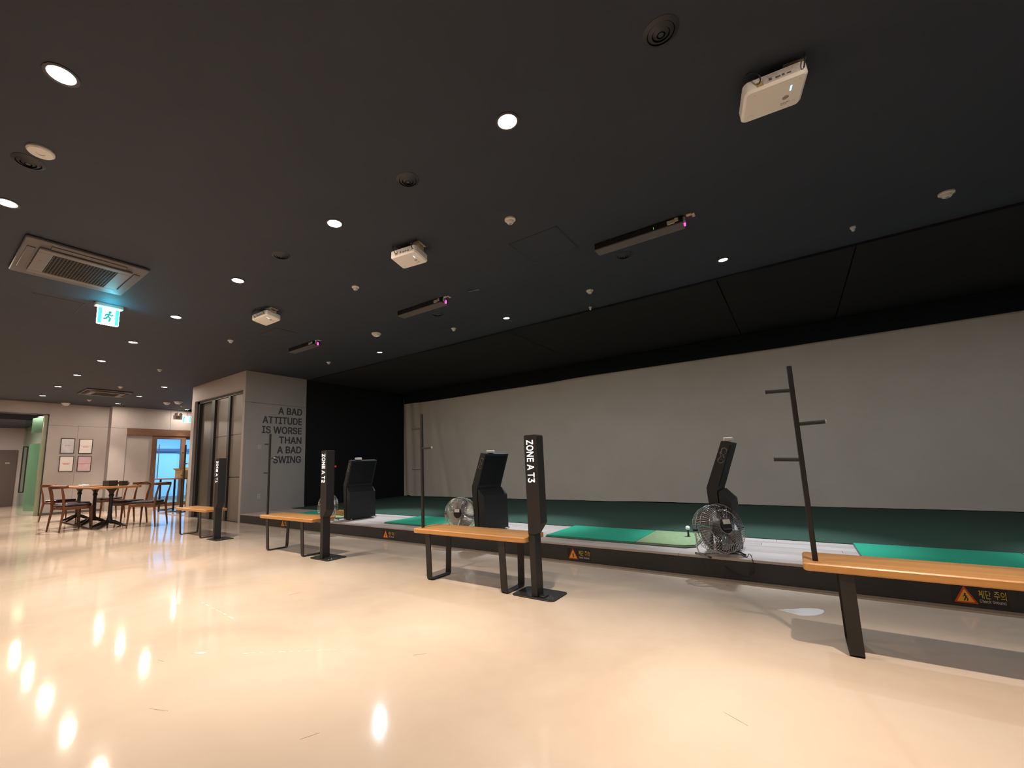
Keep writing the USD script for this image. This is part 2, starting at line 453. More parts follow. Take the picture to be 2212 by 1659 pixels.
for x, y, a, L in ((-2.35, 0.75, 0.4, 0.10), (-1.6, 1.0, 1.2, 0.07), (-1.0, 0.7, 0.8, 0.09), (-0.5, 1.2, 2.0, 0.08), (-2.9, 0.95, 0.2, 0.06), (-0.25, 2.0, 2.6, 0.10), (-1.75, 1.75, 0.9, 0.07), (-0.1, 0.95, 2.3, 0.08), (-3.4, 2.0, 1.5, 0.09)):
    d = np.array([math.cos(a), math.sin(a)]) * L
    nn = np.array([-d[1], d[0]]) / L * 0.0025
    p = np.array([x, y])
    flat_mark([p, p + d * 0.5 - nn, p + d, p + d * 0.5 + nn], 'scuff', 'scuff', 0.0008)

struct('ceiling', box(XFA - 0.2, XR, YR, YSO, HC, HC + 0.12), 'ceiling')
# black fabric ceiling above the bays, in panels that meet in open seams
bc = struct('ceiling')
xs = [XB, -6.0, -3.4, -0.52, 0.72, XR]
for a, b in zip(xs[:-1], xs[1:]):
    gx, gy = np.linspace(a + 0.006, b - 0.006, 14), np.linspace(YSO, YC + 0.1, 12)
    zz = HC - 0.012 + 0.012 * meshkit.noise(np.stack(np.meshgrid(gx * 1.2, gy * 0.9, [0.3], indexing='ij'), -1)[:, :, 0])
    v = np.stack([*np.meshgrid(gx, gy, indexing='ij'), zz], -1).reshape(-1, 3)
    f = [[i * 12 + j, (i + 1) * 12 + j, (i + 1) * 12 + j + 1, i * 12 + j + 1] for i in range(13) for j in range(11)]
    f = np.vstack([np.array(f)[:, [0, 2, 1]], np.array(f)[:, [0, 3, 2]]])
    n = len(v)
    top = v + [0, 0, 0.02]
    obj('cloth_panel', trimesh.Trimesh(np.vstack([v, top]), np.vstack([f, f[:, ::-1] + n]), process=False), 'black_ceiling', bc, smooth=True)
obj('backing', box(XB, XR, YSO, 9.0, HC + 0.04, HC + 0.12), 'seam', bc, smooth=False)
obj('edge_strip', box(XB, XR, YSO - 0.03, YSO + 0.0, HC - 0.025, HC + 0.01), 'seam', bc, smooth=False)
# black valance above the screen, its lower hem slightly wavy
n = 70
gx = np.linspace(-8.70, XR, n)
low = 2.745 + 0.012 * (meshkit.noise(np.stack([gx * 0.9, gx * 0, gx * 0], -1)) - 0.5) * 2 + np.where(gx > -3.2, 0.0, 0.0)
low[:3] = 2.755
poly = Polygon([*zip(gx, low), (XR, HC - 0.02), (-8.70, HC - 0.02)])
obj('valance', prism(poly, YC - 0.075, YC - 0.05, 'xz'), 'black_cloth', bc, smooth=False)

# walls that close the room out of view
struct('wall_right', box(XR, XR + 0.15, YR, 9.0, 0, HC + 0.1), 'wall')
struct('wall_rear', box(XFA - 0.2, XR, YR - 0.15, YR, 0, HC + 0.1), 'wall')
struct('wall_back', box(XB - 0.3, XR, 8.85, 9.0, 0, HC + 0.1), 'black_cloth')

# end wall of the bays: grey panelled block face with the slogan, then black cloth wall
wb = struct('wall_end')
obj('core', [box(-11.5, XB - 0.012, YS + 0.35, 9.0, 0, HC), box(-11.5, -11.33, YS, YS + 0.35, 0, HC), box(-8.94, XB - 0.012, YS, YS + 0.35, 0, HC), box(-11.33, -8.94, YS, YS + 0.35, 2.69, HC)], 'wall', wb, smooth=False)
for y0, y1, z0, z1 in ((YS, 5.50, 2.418, HC), (YS, 5.50, 0.0, 2.412)):
    obj('panel', box(XB - 0.012, XB, y0, y1, z0, z1, 0.002), 'grey_wall', wb, smooth=False)
obj('joint', box(XB - 0.014, XB - 0.006, YS + 0.002, 5.49, 2.40, 2.43), 'gap', wb, smooth=False)
struct('wall_end', box(XB - 0.012, XB + 0.004, 5.502, 8.85, 0.0, HC), 'black_cloth')


def text_on(text, h, depth, width=None, bold=False):
    m = meshkit.text_mesh(text, h, depth, bold)
    lo, hi = m.bounds
    m.apply_translation([-lo[0], 0, 0])
    if width:
        m.apply_scale([width / (hi[0] - lo[0]), 1, 1])
    return m


slogan = thing('wall_lettering', 'charcoal slogan letters on the grey wall at the far end of the bays', 'lettering')
for word, y0, z in (('A BAD', 4.838, 2.218), ('ATTITUDE', 4.503, 2.005), ('IS WORSE', 4.497, 1.795), ('THAN', 4.873, 1.583), ('A BAD', 4.838, 1.373), ('SWING', 4.758, 1.163)):
    m = text_on(word, 0.143, 0.006, 5.398 - y0, True)
    for g in m.split(only_watertight=False):
        obj('letter', basis(g, (0, 1, 0), (0, 0, 1), (1, 0, 0), (XB - 0.001, y0, z)), 'dark_letter', slogan, smooth=False)

# dark framed sliding glass doors in the front of the block
d1 = struct('door_1')
yd = YS + 0.06
obj('frame', [box(-11.33, -11.20, yd, yd + 0.10, 0, 2.69), box(-8.985, -8.94, yd - 0.03, yd + 0.10, 0, 2.69), box(-11.33, -8.94, yd, yd + 0.10, 2.63, 2.69), box(-11.33, -8.94, yd, yd + 0.1, 0, 0.012)], 'dark_frame', d1, smooth=False)
obj('mullion', box(-10.47, -10.31, yd - 0.03, yd + 0.05, 0.012, 2.63, 0.004), 'dark_frame', d1, smooth=False)
obj('mullion', box(-9.68, -9.585, yd - 0.02, yd + 0.05, 0.012, 2.63, 0.004), 'dark_frame', d1, smooth=False)
obj('panel', box(-11.20, -10.47, yd + 0.06, yd + 0.08, 0.012, 2.63), 'panel_dark', d1, smooth=False)
for x0, x1 in ((-10.31, -9.68), (-9.585, -8.985)):
    for z0, z1 in ((0.012, 0.885), (0.905, 1.772), (1.786, 2.63)):
        obj('panel', box(x0, x1, yd + 0.02, yd + 0.04, z0, z1, 0.003), 'panel_taupe', d1, smooth=False)
    for z in (0.895, 1.779):
        obj('rail', box(x0, x1, yd + 0.022, yd + 0.046, z - 0.011, z + 0.009), 'dark_frame', d1, smooth=False)

# far wall with framed posters; a forward plane to the right of it; opening to a side room on its left
wf = struct('wall_far')
for y0, y1, z0, z1 in ((2.40, 3.029, 0, 2.449), (3.033, 3.70, 0, 2.449), (2.40, 3.70, 2.453, HC), (-1.6, 2.40, 2.745, HC), (YR, -1.6, 0, HC)):
    obj('panel', box(XFA - 0.02, XFA, y0, y1, z0, z1, 0.002), 'wall', wf, smooth=False)
obj('core', [box(XFA - 0.2, XFA - 0.018, 2.40, 3.70, 0, HC), box(XFA - 0.2, XFA - 0.018, -1.6, 2.40, 2.745, HC), box(XFA - 0.2, XFA - 0.018, YR, -1.6, 0, HC)], 'joint', wf, smooth=False)
YB1 = 6.6
wf2 = struct('wall_far')
obj('core', [box(XFA - 0.2, XFB - 0.02, 3.70, 4.09, 0, HC), box(XFA - 0.2, XFB - 0.02, 4.09, YB1, 2.40, HC), box(XFA - 0.2, XFB - 0.02, YB1, 9.0, 0, HC)], 'wall', wf2, smooth=False)
for y0, y1, z0, z1 in ((3.70, 4.09, 0, 2.42), (3.70, 4.09, 2.426, HC), (4.09, 5.2, 2.426, HC), (5.206, YB1, 2.426, HC), (YB1, 9.0, 0, HC)):
    obj('panel', box(XFB - 0.02, XFB, y0, y1, z0, z1, 0.002), 'wall', wf2, smooth=False)
# brown framed sliding door to the blue-lit room
d2 = struct('door_2')
obj('header', box(XFB - 0.12, XFB + 0.03, 4.09, YB1, 2.22, 2.42, 0.004), 'brown_frame', d2, smooth=False)
obj('side_panel', box(XFB - 0.1, XFB - 0.04, 4.09, 4.755, 0, 2.22), 'wall', d2, smooth=False)
obj('frame', [box(XFB - 0.1, XFB + 0.01, 4.755, 4.875, 0, 2.22, 0.003), box(XFB - 0.1, XFB + 0.01, 4.875, 5.555, 2.125, 2.22, 0.003), box(XFB - 0.1, XFB + 0.01, 4.875, 5.555, 0, 0.11, 0.003), box(XFB - 0.1, XFB + 0.01, 5.555, 5.68, 0, 2.22, 0.003)], 'brown_frame', d2, smooth=False)
obj('frame', [box(XFB - 0.1, XFB - 0.01, 5.68, YB1, 2.125, 2.22), box(XFB - 0.1, XFB - 0.01, 5.68, YB1, 0, 0.11), box(XFB - 0.1, XFB - 0.01, YB1 - 0.1, YB1, 0, 2.22)], 'brown_frame', d2, smooth=False)
obj('pane', box(XFB - 0.05, XFB - 0.04, 4.875, 5.555, 0.11, 2.125), 'clear_pane', d2, smooth=False)
obj('pane', box(XFB - 0.06, XFB - 0.05, 5.68, YB1 - 0.1, 0.11, 2.125), 'clear_pane', d2, smooth=False)
obj('handle', [cyl((XFB + 0.04, 4.93, 0.85), (XFB + 0.04, 4.93, 1.95), 0.012, 8), cyl((XFB - 0.04, 4.93, 0.95), (XFB + 0.04, 4.93, 0.95), 0.008, 6), cyl((XFB - 0.04, 4.93, 1.85), (XFB + 0.04, 4.93, 1.85), 0.008, 6)], 'steel', d2)

# the blue-lit room behind the glass door
rm = struct('wall_beyond')
obj('wall_panel', [box(-20.1, -20.0, 3.9, 9.0, 0, HC), box(-20.1, XFA - 0.2, 8.9, 9.0, 0, HC), box(-20.1, XFA - 0.2, 3.8, 3.9, 0, HC)], 'blue_wall', rm, smooth=False)
obj('floor_band', box(-20.0, -19.97, 3.9, 8.9, 0, 0.14), 'trim', rm, smooth=False)
obj('ceiling_slab', box(-20.1, XFA - 0.2, 3.8, 9.0, 2.75, 2.85), 'blue_wall', rm, smooth=False)
obj('cabinet_front', box(-20.0, -19.5, 5.1, 5.75, 0, 1.75), 'blue_dark', rm, smooth=False)
obj('shelf_band', box(-20.0, -19.8, 5.3, 8.0, 1.9, 2.0), 'blue_dark', rm, smooth=False)
obj('door_panel', box(-20.0, -19.96, 5.85, 6.75, 0.14, 1.85, 0.005), 'blue_wall', rm, smooth=False)
for y, w_ in ((5.7, 'first'), (6.6, 'second'), (7.5, 'third')):
    t = thing('back_room_lamp', f'round white ceiling lamp behind the brown glass door, {w_} from the left', 'lamp', (-18.6, y, 2.72), group='lamps behind the glass door')
    obj('lens', lathe([(0.0, 0.0), (0.13, 0.004), (0.14, 0.03)], 16), 'back_lamp', t)

# side room seen through the opening on the left
ws = struct('wall_side')
obj('panel', box(-23.7, XFA - 0.2, 2.86, 2.98, 0, 3.4), 'wall', ws, smooth=False)
obj('panel', box(-23.8, -23.65, -2.2, 2.98, 0, 3.4), 'wall', ws, smooth=False)
obj('panel', box(-23.7, XFA - 0.2, -2.2, -2.1, 0, 3.4), 'wall', ws, smooth=False)
struct('ceiling', box(-23.8, XFA - 0.2, -2.2, 2.98, 3.4, 3.5), 'wall')
struct('trim_1', box(-23.65, -20.2, -2.1, 2.86, 2.92, 3.4), 'ceiling')
d3 = struct('door_3')
obj('leaf', box(-23.65, -23.6, 1.55, 2.70, 0, 2.08, 0.006), 'inner_door', d3, smooth=False)
obj('lock_plate', box(-23.6, -23.585, 2.12, 2.26, 1.08, 1.22, 0.01), 'device_white', d3)
obj('pull', box(-23.6, -23.585, 2.40, 2.52, 1.58, 1.62), 'port_brass', d3)
# opening trim, fixed glass strip and the open glass door
w1 = struct('window_1')
obj('frame', [box(XFA - 0.16, XFA + 0.015, 2.385, 2.405, 0, 2.745), box(XFA - 0.16, XFA + 0.015, -1.6, 2.405, 2.73, 2.75)], 'dark_frame', w1, smooth=False)
obj('edge_strip', box(XFA - 0.12, XFA - 0.02, 2.31, 2.385, 0, 2.73), 'glass_edge', w1, smooth=False)
d4 = struct('door_4')
p0, p1 = np.array([XFA - 0.1, 2.30]), np.array([XFA - 1.0, 2.085])
dv = (p1 - p0) / np.linalg.norm(p1 - p0)
L = np.linalg.norm(p1 - p0)
nv = np.array([-dv[1], dv[0]])


def leaf(u0, u1, w0, w1_, z0, z1, bb=0.0):
    return basis(box(u0, u1, w0, w1_, z0, z1, bb), (*dv, 0), (*nv, 0), (0, 0, 1), (*p0, 0))


obj('pane', leaf(0, L, -0.006, 0.006, 0.02, 2.70), 'green_pane', d4, smooth=False)
obj('film', leaf(0.01, L * 0.62, -0.008, -0.0062, 0.12, 1.95), 'green_film', d4, smooth=False)
obj('film', leaf(0.01, L * 0.62, -0.008, -0.0062, 2.25, 2.68), 'grey_film', d4, smooth=False)
for s in (0.045, -0.045):
    obj('handle', [leaf(L * 0.82, L * 0.85, s - 0.01, s + 0.01, 0.62, 1.90), leaf(L * 0.82, L * 0.85, min(0, s), max(0, s), 0.62, 0.645), leaf(L * 0.82, L * 0.85, min(0, s), max(0, s), 1.875, 1.90)], 'dark_frame', d4, smooth=False)

for nm, a in (('baseboard_far', (XFA, XFA + 0.012, 2.41, 3.70, 0, 0.06)), ('baseboard_end', (XB, XB + 0.01, YS + 0.01, 5.5, HS, HS + 0.05))):
    struct(nm, box(*a), 'gap' if nm == 'baseboard_far' else 'grey_wall')

# ================================================================ STAGE
st = thing('stage_platform', 'low raised platform with black riser and pinkish plank deck along the bays', 'platform')
obj('riser', box(XB + 0.006, XR - 0.006, YS, YS + 0.05, 0.0, HS - 0.022, 0.002), 'riser', st, smooth=False)
obj('core', [box(XB + 0.006, XR - 0.006, YS + 0.05, 5.2, 0.0, HS - 0.022), box(XB + 0.006, XR - 0.006, 5.2, 8.84, 0.0, HS)], 'seam', st, smooth=False)
obj('floor_trim', box(XB + 0.006, XR - 0.006, YS - 0.006, YS, 0.0, 0.016), 'trim', st, smooth=False)
rows = np.linspace(YS - 0.004, 5.20, 10)
rng = np.random.default_rng(11)
for i, (a, b) in enumerate(zip(rows[:-1], rows[1:])):
    x = XB - 1.2 * rng.random()
    while x < XR - 0.006:
        x1 = x + 1.35
        if min(x1, XR - 0.006) - max(x, XB + 0.006) > 0.05:
            obj('plank', box(max(x, XB + 0.006) + 0.0008, min(x1, XR - 0.006) - 0.0008, a + 0.0008, b - 0.0008, HS - 0.022, HS - 0.0006 * rng.random(), 0.0015), PLANKS[rng.integers(0, 3)], st, smooth=False)
        x = x1
tf = obj('turf_carpet', box(XB + 0.006, XR - 0.006, 5.20, 8.84, HS, HS + 0.006), 'turf', smooth=False, label='dark green turf carpet covering the platform between planks and screen', category='turf')

# grey cloth screen
nx, nz = 230, 44
gx, gz = np.linspace(XB + 0.02, XR, nx), np.linspace(0.0, 1.0, nz)
X, U = np.meshgrid(gx, gz, indexing='ij')
left = np.exp(-(X - XB) / 0.55)
D = 0.035 * (meshkit.fbm(np.stack([X * 0.55, U * 1.1, 0 * X], -1), 3, 2) - 0.5) * 2
D += left * 0.045 * np.sin((X - XB) * 20 + 1.4 * U) * (0.6 + 0.4 * U)
for x0, sl, w, a in ((-7.75, 0.55, 0.07, 0.03), (-7.15, 0.62, 0.10, 0.022), (-3.4, -0.3, 0.16, 0.018), (-2.2, 0.35, 0.2, 0.016), (0.6, -0.4, 0.25, 0.015), (-5.2, 0.3, 0.15, 0.014)):
    D += a * np.exp(-((X - x0 - sl * (1 - U)) / w) ** 2) * np.clip(1.15 - U, 0, 1)
Zb = HS + 0.012 + 0.012 * meshkit.noise(np.stack([X * 1.3, 0 * X, 0 * X], -1)) + 0.03 * np.exp(-((X - (XB + 0.22)) / 0.05) ** 2)
Z = Zb + (2.93 - Zb) * U
v = np.stack([X, YC + D, Z], -1).reshape(-1, 3)
idx = np.arange(nx * nz).reshape(nx, nz)
q = np.stack([idx[:-1, :-1], idx[1:, :-1], idx[1:, 1:], idx[:-1, 1:]], -1).reshape(-1, 4)
f = np.vstack([q[:, [0, 1, 2]], q[:, [0, 2, 3]]])
v2 = v + [0, 0.006, 0]
sc = thing('impact_screen', 'wide grey cloth screen hanging across the back of the bays', 'screen')
obj('cloth', trimesh.Trimesh(np.vstack([v, v2]), np.vstack([f, f[:, ::-1] + len(v)]), process=False), 'screen', sc, smooth=True)
obj('hanging_bar', cyl((XB + 0.01, YC + 0.05, 2.93), (XR - 0.02, YC + 0.05, 2.93), 0.02, 10), 'black_metal', sc)

# hitting mats
for k, (x, lab) in enumerate(((0.325, 'green hitting mat behind the nearest bench, right edge of the photo'), (-2.30, 'green hitting mat with olive tee strip, golf ball on tee'), (-4.935, 'green hitting mat with olive tee strip left of the middle kiosk'), (-7.57, 'green hitting mat with olive tee strip farthest from the camera, beside the slogan wall'))):
    t = thing('hitting_mat', lab, 'mat', (x, 4.365, HS), group='hitting mats in a row on the platform')
    outl = Polygon([(0, 0), (1.405, 0), (1.485, 0.08), (1.485, 0.80), (0, 0.80)])
    obj('base', prism(outl, 0.0, 0.012, 'xy'), 'mat_base', t, smooth=False)
    obj('turf_field', box(0.004, 0.958, 0.012, 0.795, 0.012, 0.021), 'mat', t, smooth=False)
    obj('tee_strip', prism(Polygon([(0.966, 0.02), (1.395, 0.02), (1.475, 0.09), (1.475, 0.795), (0.966, 0.795)]), 0.012, 0.023, 'xy'), 'tee_mat', t, smooth=False)
tee = thing('rubber_tee', 'black rubber tee standing on the olive tee strip', 'tee', (-0.955, 4.885, HS + 0.023))
obj('stem', lathe([(0.018, 0), (0.018, 0.004), (0.0095, 0.006), (0.0085, 0.05), (0.011, 0.062), (0.0135, 0.068), (0.0, 0.063)], 14), 'motor', tee)
bl = thing('golf_ball', 'white golf ball resting on the black rubber tee', 'ball', (-0.955, 4.885, HS + 0.023 + 0.064 + 0.0213))
obj('shell', T(trimesh.creation.icosphere(3, 0.0214)), 'ball', bl, smooth=True)

# caution stickers on the riser
HG = {'계': [((.02, .88), (.30, .88), (.06, .30)), ((.22, .66), (.52, .66)), ((.22, .46), (.52, .46)), ((.60, .98), (.60, .0)), ((.86, 1.0), (.86, -.02))],
      '단': [((.50, .92), (.08, .92), (.08, .46), (.52, .46)), ((.76, 1.0), (.76, .30)), ((.76, .66), (.98, .66)), ((.18, .32), (.18, .02), (.90, .02))],
      '주': [((.10, .94), (.90, .94)), ((.50, .94), (.46, .76), (.10, .58)), ((.52, .80), (.90, .58)), ((.0, .38), (1.0, .38)), ((.50, .38), (.50, -.02))],
      '의': [((.0, .12), (.74, .16)), ((.88, 1.0), (.88, -.02))]}


def hangul(text, h, stroke):
    parts, x = [], 0.0
    for ch in text:
        if ch == ' ':
            x += 0.35 * h
            continue
        for ln in HG[ch]:
            parts.append(LineString([(x + a * h * 0.92, b * h) for a, b in ln]).buffer(stroke, cap_style=2, join_style=2))
        if ch == '의':
            parts.append(Polygon([(x + h * 0.92 * (0.36 + 0.26 * math.cos(t)), h * (0.66 + 0.25 * math.sin(t))) for t in np.linspace(0, 2 * math.pi, 20)]).exterior.buffer(stroke))
        x += h * 1.02
    u = unary_union(parts)
    return cat([trimesh.creation.extrude_polygon(g, 0.0006, engine='earcut') for g in getattr(u, 'geoms', [u])])


first = None
for x, lab in ((0.715, 'yellow warning triangle and caution lettering on the riser under the nearest bench'), (-1.927, 'yellow warning triangle and caution lettering on the riser right of the ZONE A T3 post'),
               (-4.683, 'yellow warning triangle and caution lettering on the riser left of the T3 bench'), (-7.33, 'yellow warning triangle and caution lettering on the riser seen under the ZONE A T2 bench')):
    o = (x, YS - 0.0005, 0.042)
    if first is not None:
        dup(first, 'caution_sticker', lab, 'sticker', o, group='caution stickers along the riser')
        continue
    t = first = thing('caution_sticker', lab, 'sticker', o, group='caution stickers along the riser')
    fx = lambda m: basis(m, (1, 0, 0), (0, 0, 1), (0, -1, 0), (0, 0, 0))
    obj('backing', fx(box(-0.012, 0.226, -0.008, 0.104, 0.0, 0.0004)), 'sticker', t, smooth=False)
    obj('triangle_border', fx(prism(Polygon([(0.0, 0.0), (0.096, 0.0), (0.048, 0.096)]).buffer(0.003, join_style=1), 0.0004, 0.0009, 'xy')), 'sticker_red', t, smooth=False)
    obj('triangle', fx(prism(Polygon([(0.0125, 0.0075), (0.0835, 0.0075), (0.048, 0.0785)]).buffer(0.002), 0.0009, 0.0013, 'xy')), 'sticker_yellow', t, smooth=False)
    fig = unary_union([Polygon([(0.048 + 0.0045 * math.cos(a), 0.053 + 0.0045 * math.sin(a)) for a in np.linspace(0, 6.28, 12)]),
                       LineString([(0.046, 0.047), (0.051, 0.034), (0.046, 0.024), (0.042, 0.014)]).buffer(0.0028), LineString([(0.051, 0.034), (0.057, 0.025), (0.055, 0.014)]).buffer(0.0025),
                       LineString([(0.046, 0.044), (0.039, 0.037)]).buffer(0.002), LineString([(0.048, 0.043), (0.057, 0.039)]).buffer(0.002)])
    obj('figure', fx(cat([prism(g, 0.0013, 0.0017, 'xy') for g in getattr(fig, 'geoms', [fig])])), 'sticker', t, smooth=False)
    h = hangul('계단 주의', 0.047, 0.0024)
    h.apply_scale([0.113 / h.bounds[1][0], 1, 1])
    h.apply_transform(trimesh.transformations.translation_matrix([0.107, 0.036, 0.0004]))
    obj('lettering', fx(h), 'hangul_yellow', t, smooth=False, kind='stuff')
    e = text_on('Check Ground', 0.0175, 0.0006, 0.108, True)
    e.apply_scale([1, 1, 1])
    e.apply_transform(trimesh.transformations.translation_matrix([0.107, 0.010, 0.0004]))
    obj('lettering', fx(e), 'sticker_grey', t, smooth=False, kind='stuff')

# ================================================================ BENCHES WITH CLUB RACK POLES
Y0B, Y1B, ZB = 2.885, 3.215, 0.44


def bench(loc, label, group):
    t = thing('bench', label, 'bench', loc, group=group)
    top = rbox(0, 1.172, 0, 0.33, ZB - 0.04, ZB, 0.025, 6, 2, 0.006)
    obj('seat', top, 'bench_wood', t)
    for x in (0.14, 0.925):
        out = [(0.018, ZB - 0.04), (0.036, 0.030), (0.040, 0.012), (0.052, 0.004), (0.278, 0.004), (0.290, 0.012), (0.294, 0.030), (0.312, ZB - 0.04)]
        fr = LineString(out).buffer(0.0045, cap_style=2, join_style=1)
        obj('leg', prism(fr, x, x + 0.058, 'yz'), 'black_metal', t, smooth=20)
        obj('mounting_plate', box(x - 0.01, x + 0.068, 0.02, 0.31, ZB - 0.046, ZB - 0.04), 'black_metal', t, smooth=False)
    pole = obj('rack_pole', box(0.043, 0.067, 0.068, 0.092, ZB - 0.002, 1.495, 0.003), 'black_metal', t, smooth=False)
    for z, s, ln in ((1.357, -1, 0.108), (1.166, 1, 0.112), (0.972, -1, 0.108)):
        a, b = np.array([0.055 + s * 0.012, 0.08, z]), np.array([0.055 + s * (0.012 + ln), 0.08 - 0.0, z + 0.004])
        p = obj('rack_peg', cyl(a, b, 0.0105, 12), 'peg', t)
        p2 = obj('end_cap', cyl(b, b + [s * 0.004, 0, 0], 0.0112, 12), 'peg_end' if s > 0 else 'peg', t)
    return t


GB = 'pine benches along the platform'
BX = (-0.03, -2.875, -5.66, -8.48)
BL = ('pine topped bench with rack pole at the right edge of the photo', 'pine topped bench with rack pole beside the ZONE A T3 post', 'pine topped bench with rack pole beside the ZONE A T2 post', 'pine topped bench with rack pole beside the ZONE A T1 post')
b0 = bench((BX[0], Y0B, 0), BL[0], GB)
for x, l in zip(BX[1:], BL[1:]):
    dup(b0, 'bench', l, 'bench', (x, Y0B, 0), group=GB)
dup(b0, 'bench', 'bench with rack pole farthest from the camera, pole standing before the glass door', 'bench', (-11.35, Y0B + 0.02, 0), group=GB) if False else None

# ================================================================ ZONE POSTS
for x, tx, lab in ((-1.695, 'ZONE A T3', 'tall black post lettered ZONE A T3 on a square base plate'), (-4.40, 'ZONE A T2', 'tall black post lettered ZONE A T2 on a square base plate'), (-7.145, 'ZONE A T1', 'tall black post lettered ZONE A T1 on a square base plate')):
    t = thing('zone_post', lab, 'sign post', (x, 2.94, 0), group='zone posts beside the benches')
    d = 0.105
    upper = Polygon([(0, 0.46), (0.051, 0.46), (0.110, 0.545), (0.110, 1.208), (0.102, 1.216), (0.008, 1.216), (0, 1.208)])
    obj('sign_box', prism(upper, 0.0, d, 'xz'), 'black_metal', t, smooth=False)
    obj('column', box(0.0, 0.051, 0.004, d - 0.004, 0.008, 0.46, 0.003), 'black_metal', t, smooth=False)
    obj('base_plate', rbox(-0.165, 0.19, -0.025, 0.24, 0.0, 0.008, 0.035, 6, 2, 0.002), 'black_metal', t)
    obj('foot_bracket', [box(0.052, 0.10, 0.02, 0.085, 0.008, 0.016, 0.002), box(0.052, 0.058, 0.02, 0.085, 0.008, 0.055)], 'black_metal', t, smooth=False)
    for q in ((0.13, 0.03), (0.15, 0.05), (0.12, 0.075)):
        obj('bolt', T(lathe([(0.0, 0.006), (0.006, 0.005), (0.008, 0)], 8), t=(q[0], q[1], 0.008)), 'steel', t)
    m = text_on(tx, 0.0565, 0.003, 0.327, True)
    for g in m.split(only_watertight=False):
        obj('letter', basis(g, (0, 0, -1), (1, 0, 0), (0, -1, 0), (0.0215, 0.0005, 1.176)), 'white_letter', t, smooth=False)
    if 'T2' in tx:
        obj('indicator_lamp', T(trimesh.creation.icosphere(2, 0.012), t=(0.118, 0.112, 1.03)), 'red_led', t, label='small red indicator lamp on the side of the post')

# ================================================================ KIOSKS
WK = 0.506
KA = dict(aB=0.078, aC=0.153, aD=0.221, aE=0.173, zA=0.715, zC=1.133, zD=1.123, zE=0.615)
for (x, y, th), lab, nm in (((-0.655, 4.285, 0.0), 'black angled kiosk with ringed emblem behind the nearest floor fan', 3), ((-3.201, 4.235, -0.02), 'black angled kiosk behind the ZONE A T3 bench', 2), ((-5.924, 4.377, -0.06), 'black angled kiosk in front of the black wall', 1)):
    t = thing('kiosk', lab, 'kiosk', (x, y, HS), th, group='black kiosks on the platform')
    h = lambda z: z - HS
    slab = Polygon([(0.028, h(0.20)), (0.0, h(0.69)), (0.0, h(0.735)), (0.150, h(1.133)), (0.157, h(1.138)), (0.221, h(1.125)), (0.082, h(0.72)), (0.078, h(0.69)), (0.085, h(0.20))])
    obj('back_column', prism(slab, 0, WK, 'xz'), 'kiosk_black', t, smooth=False)
    bulge = Polygon([(0.093, h(0.205)), (0.086, h(0.69)), (0.092, h(0.705)), (0.171, h(0.622)), (0.175, h(0.61)), (0.178, h(0.205))])
    obj('cabinet', prism(bulge, 0.004, WK - 0.004, 'xz'), 'kiosk_black', t, smooth=False)
    obj('back_plate', box(0.08, 0.1, 0.02, WK - 0.02, h(0.21), h(0.69)), 'seam', t, smooth=False)
    e1 = np.array([0.221 - 0.082, 0, 1.125 - 0.72])
    e1 /= np.linalg.norm(e1)
    nn = np.array([e1[2], 0, -e1[0]])
    obj('display', basis(box(0.03, 0.40, 0.03, WK - 0.03, 0.0, 0.004), e1, (0, 1, 0), nn, (0.082, 0, h(0.72))), 'kiosk_glass', t, smooth=False)
    u = obj('top_unit', rbox(0.158, 0.225, 0.10, 0.20, h(1.136), h(1.17), 0.012, 5, 2, 0.004), 'device_white', t, label='small pale box on the kiosk top')
    obj('band', rbox(0.155, 0.228, 0.097, 0.203, h(1.148), h(1.155), 0.014, 5, 2), 'device_white', t)
    for cy_ in (0.05, WK - 0.05):
        for cx_ in (0.045, 0.15):
            obj('caster', [box(cx_ - 0.012, cx_ + 0.012, cy_ - 0.012, cy_ + 0.012, 0.012, 0.022), cyl((cx_ - 0.008, cy_, 0.011), (cx_ + 0.008, cy_, 0.011), 0.011, 10)], 'chrome', t)
    obj('caster', [cyl((0.16, WK + 0.012, 0.011), (0.182, WK + 0.012, 0.011), 0.011, 10), box(0.165, 0.178, WK - 0.01, WK + 0.014, 0.012, 0.026)], 'chrome', t)
    # emblem on the near side: interlocked ring outlines
    sd = np.array([0.150, 0, 1.133 - 0.735])
    sd /= np.linalg.norm(sd)
    o = np.array([0.100, 0, h(0.945)])

    def em(pts, r=0.0016):
        P = np.array([o + sd * b + np.array([sd[2], 0, -sd[0]]) * a for a, b in pts])
        P[:, 1] = -0.0006
        return tube(P, r, 5)
    arc = lambda cx_, cy_, R, a0, a1, n=16: [(cx_ + R * math.cos(a), cy_ + R * math.sin(a)) for a in np.radians(np.linspace(a0, a1, n))]
    obj('emblem', [em(arc(0.020, 0.030, 0.017, 0, 360, 22)), em(arc(0.022, 0.034, 0.023, 150, 380)), em(arc(0.024, 0.125, 0.019, -20, 200)), em(arc(0.024, 0.125, 0.025, 20, 160)),
                   em([(0.004, 0.118), (0.006, 0.100), (0.020, 0.088), (0.036, 0.078), (0.040, 0.062)]), em([(0.000, 0.105), (0.004, 0.085), (0.016, 0.070), (0.008, 0.056), (0.0, 0.045)]), em([(0.044, 0.110), (0.036, 0.094), (0.026, 0.080), (0.034, 0.066)])], 'steel', t)


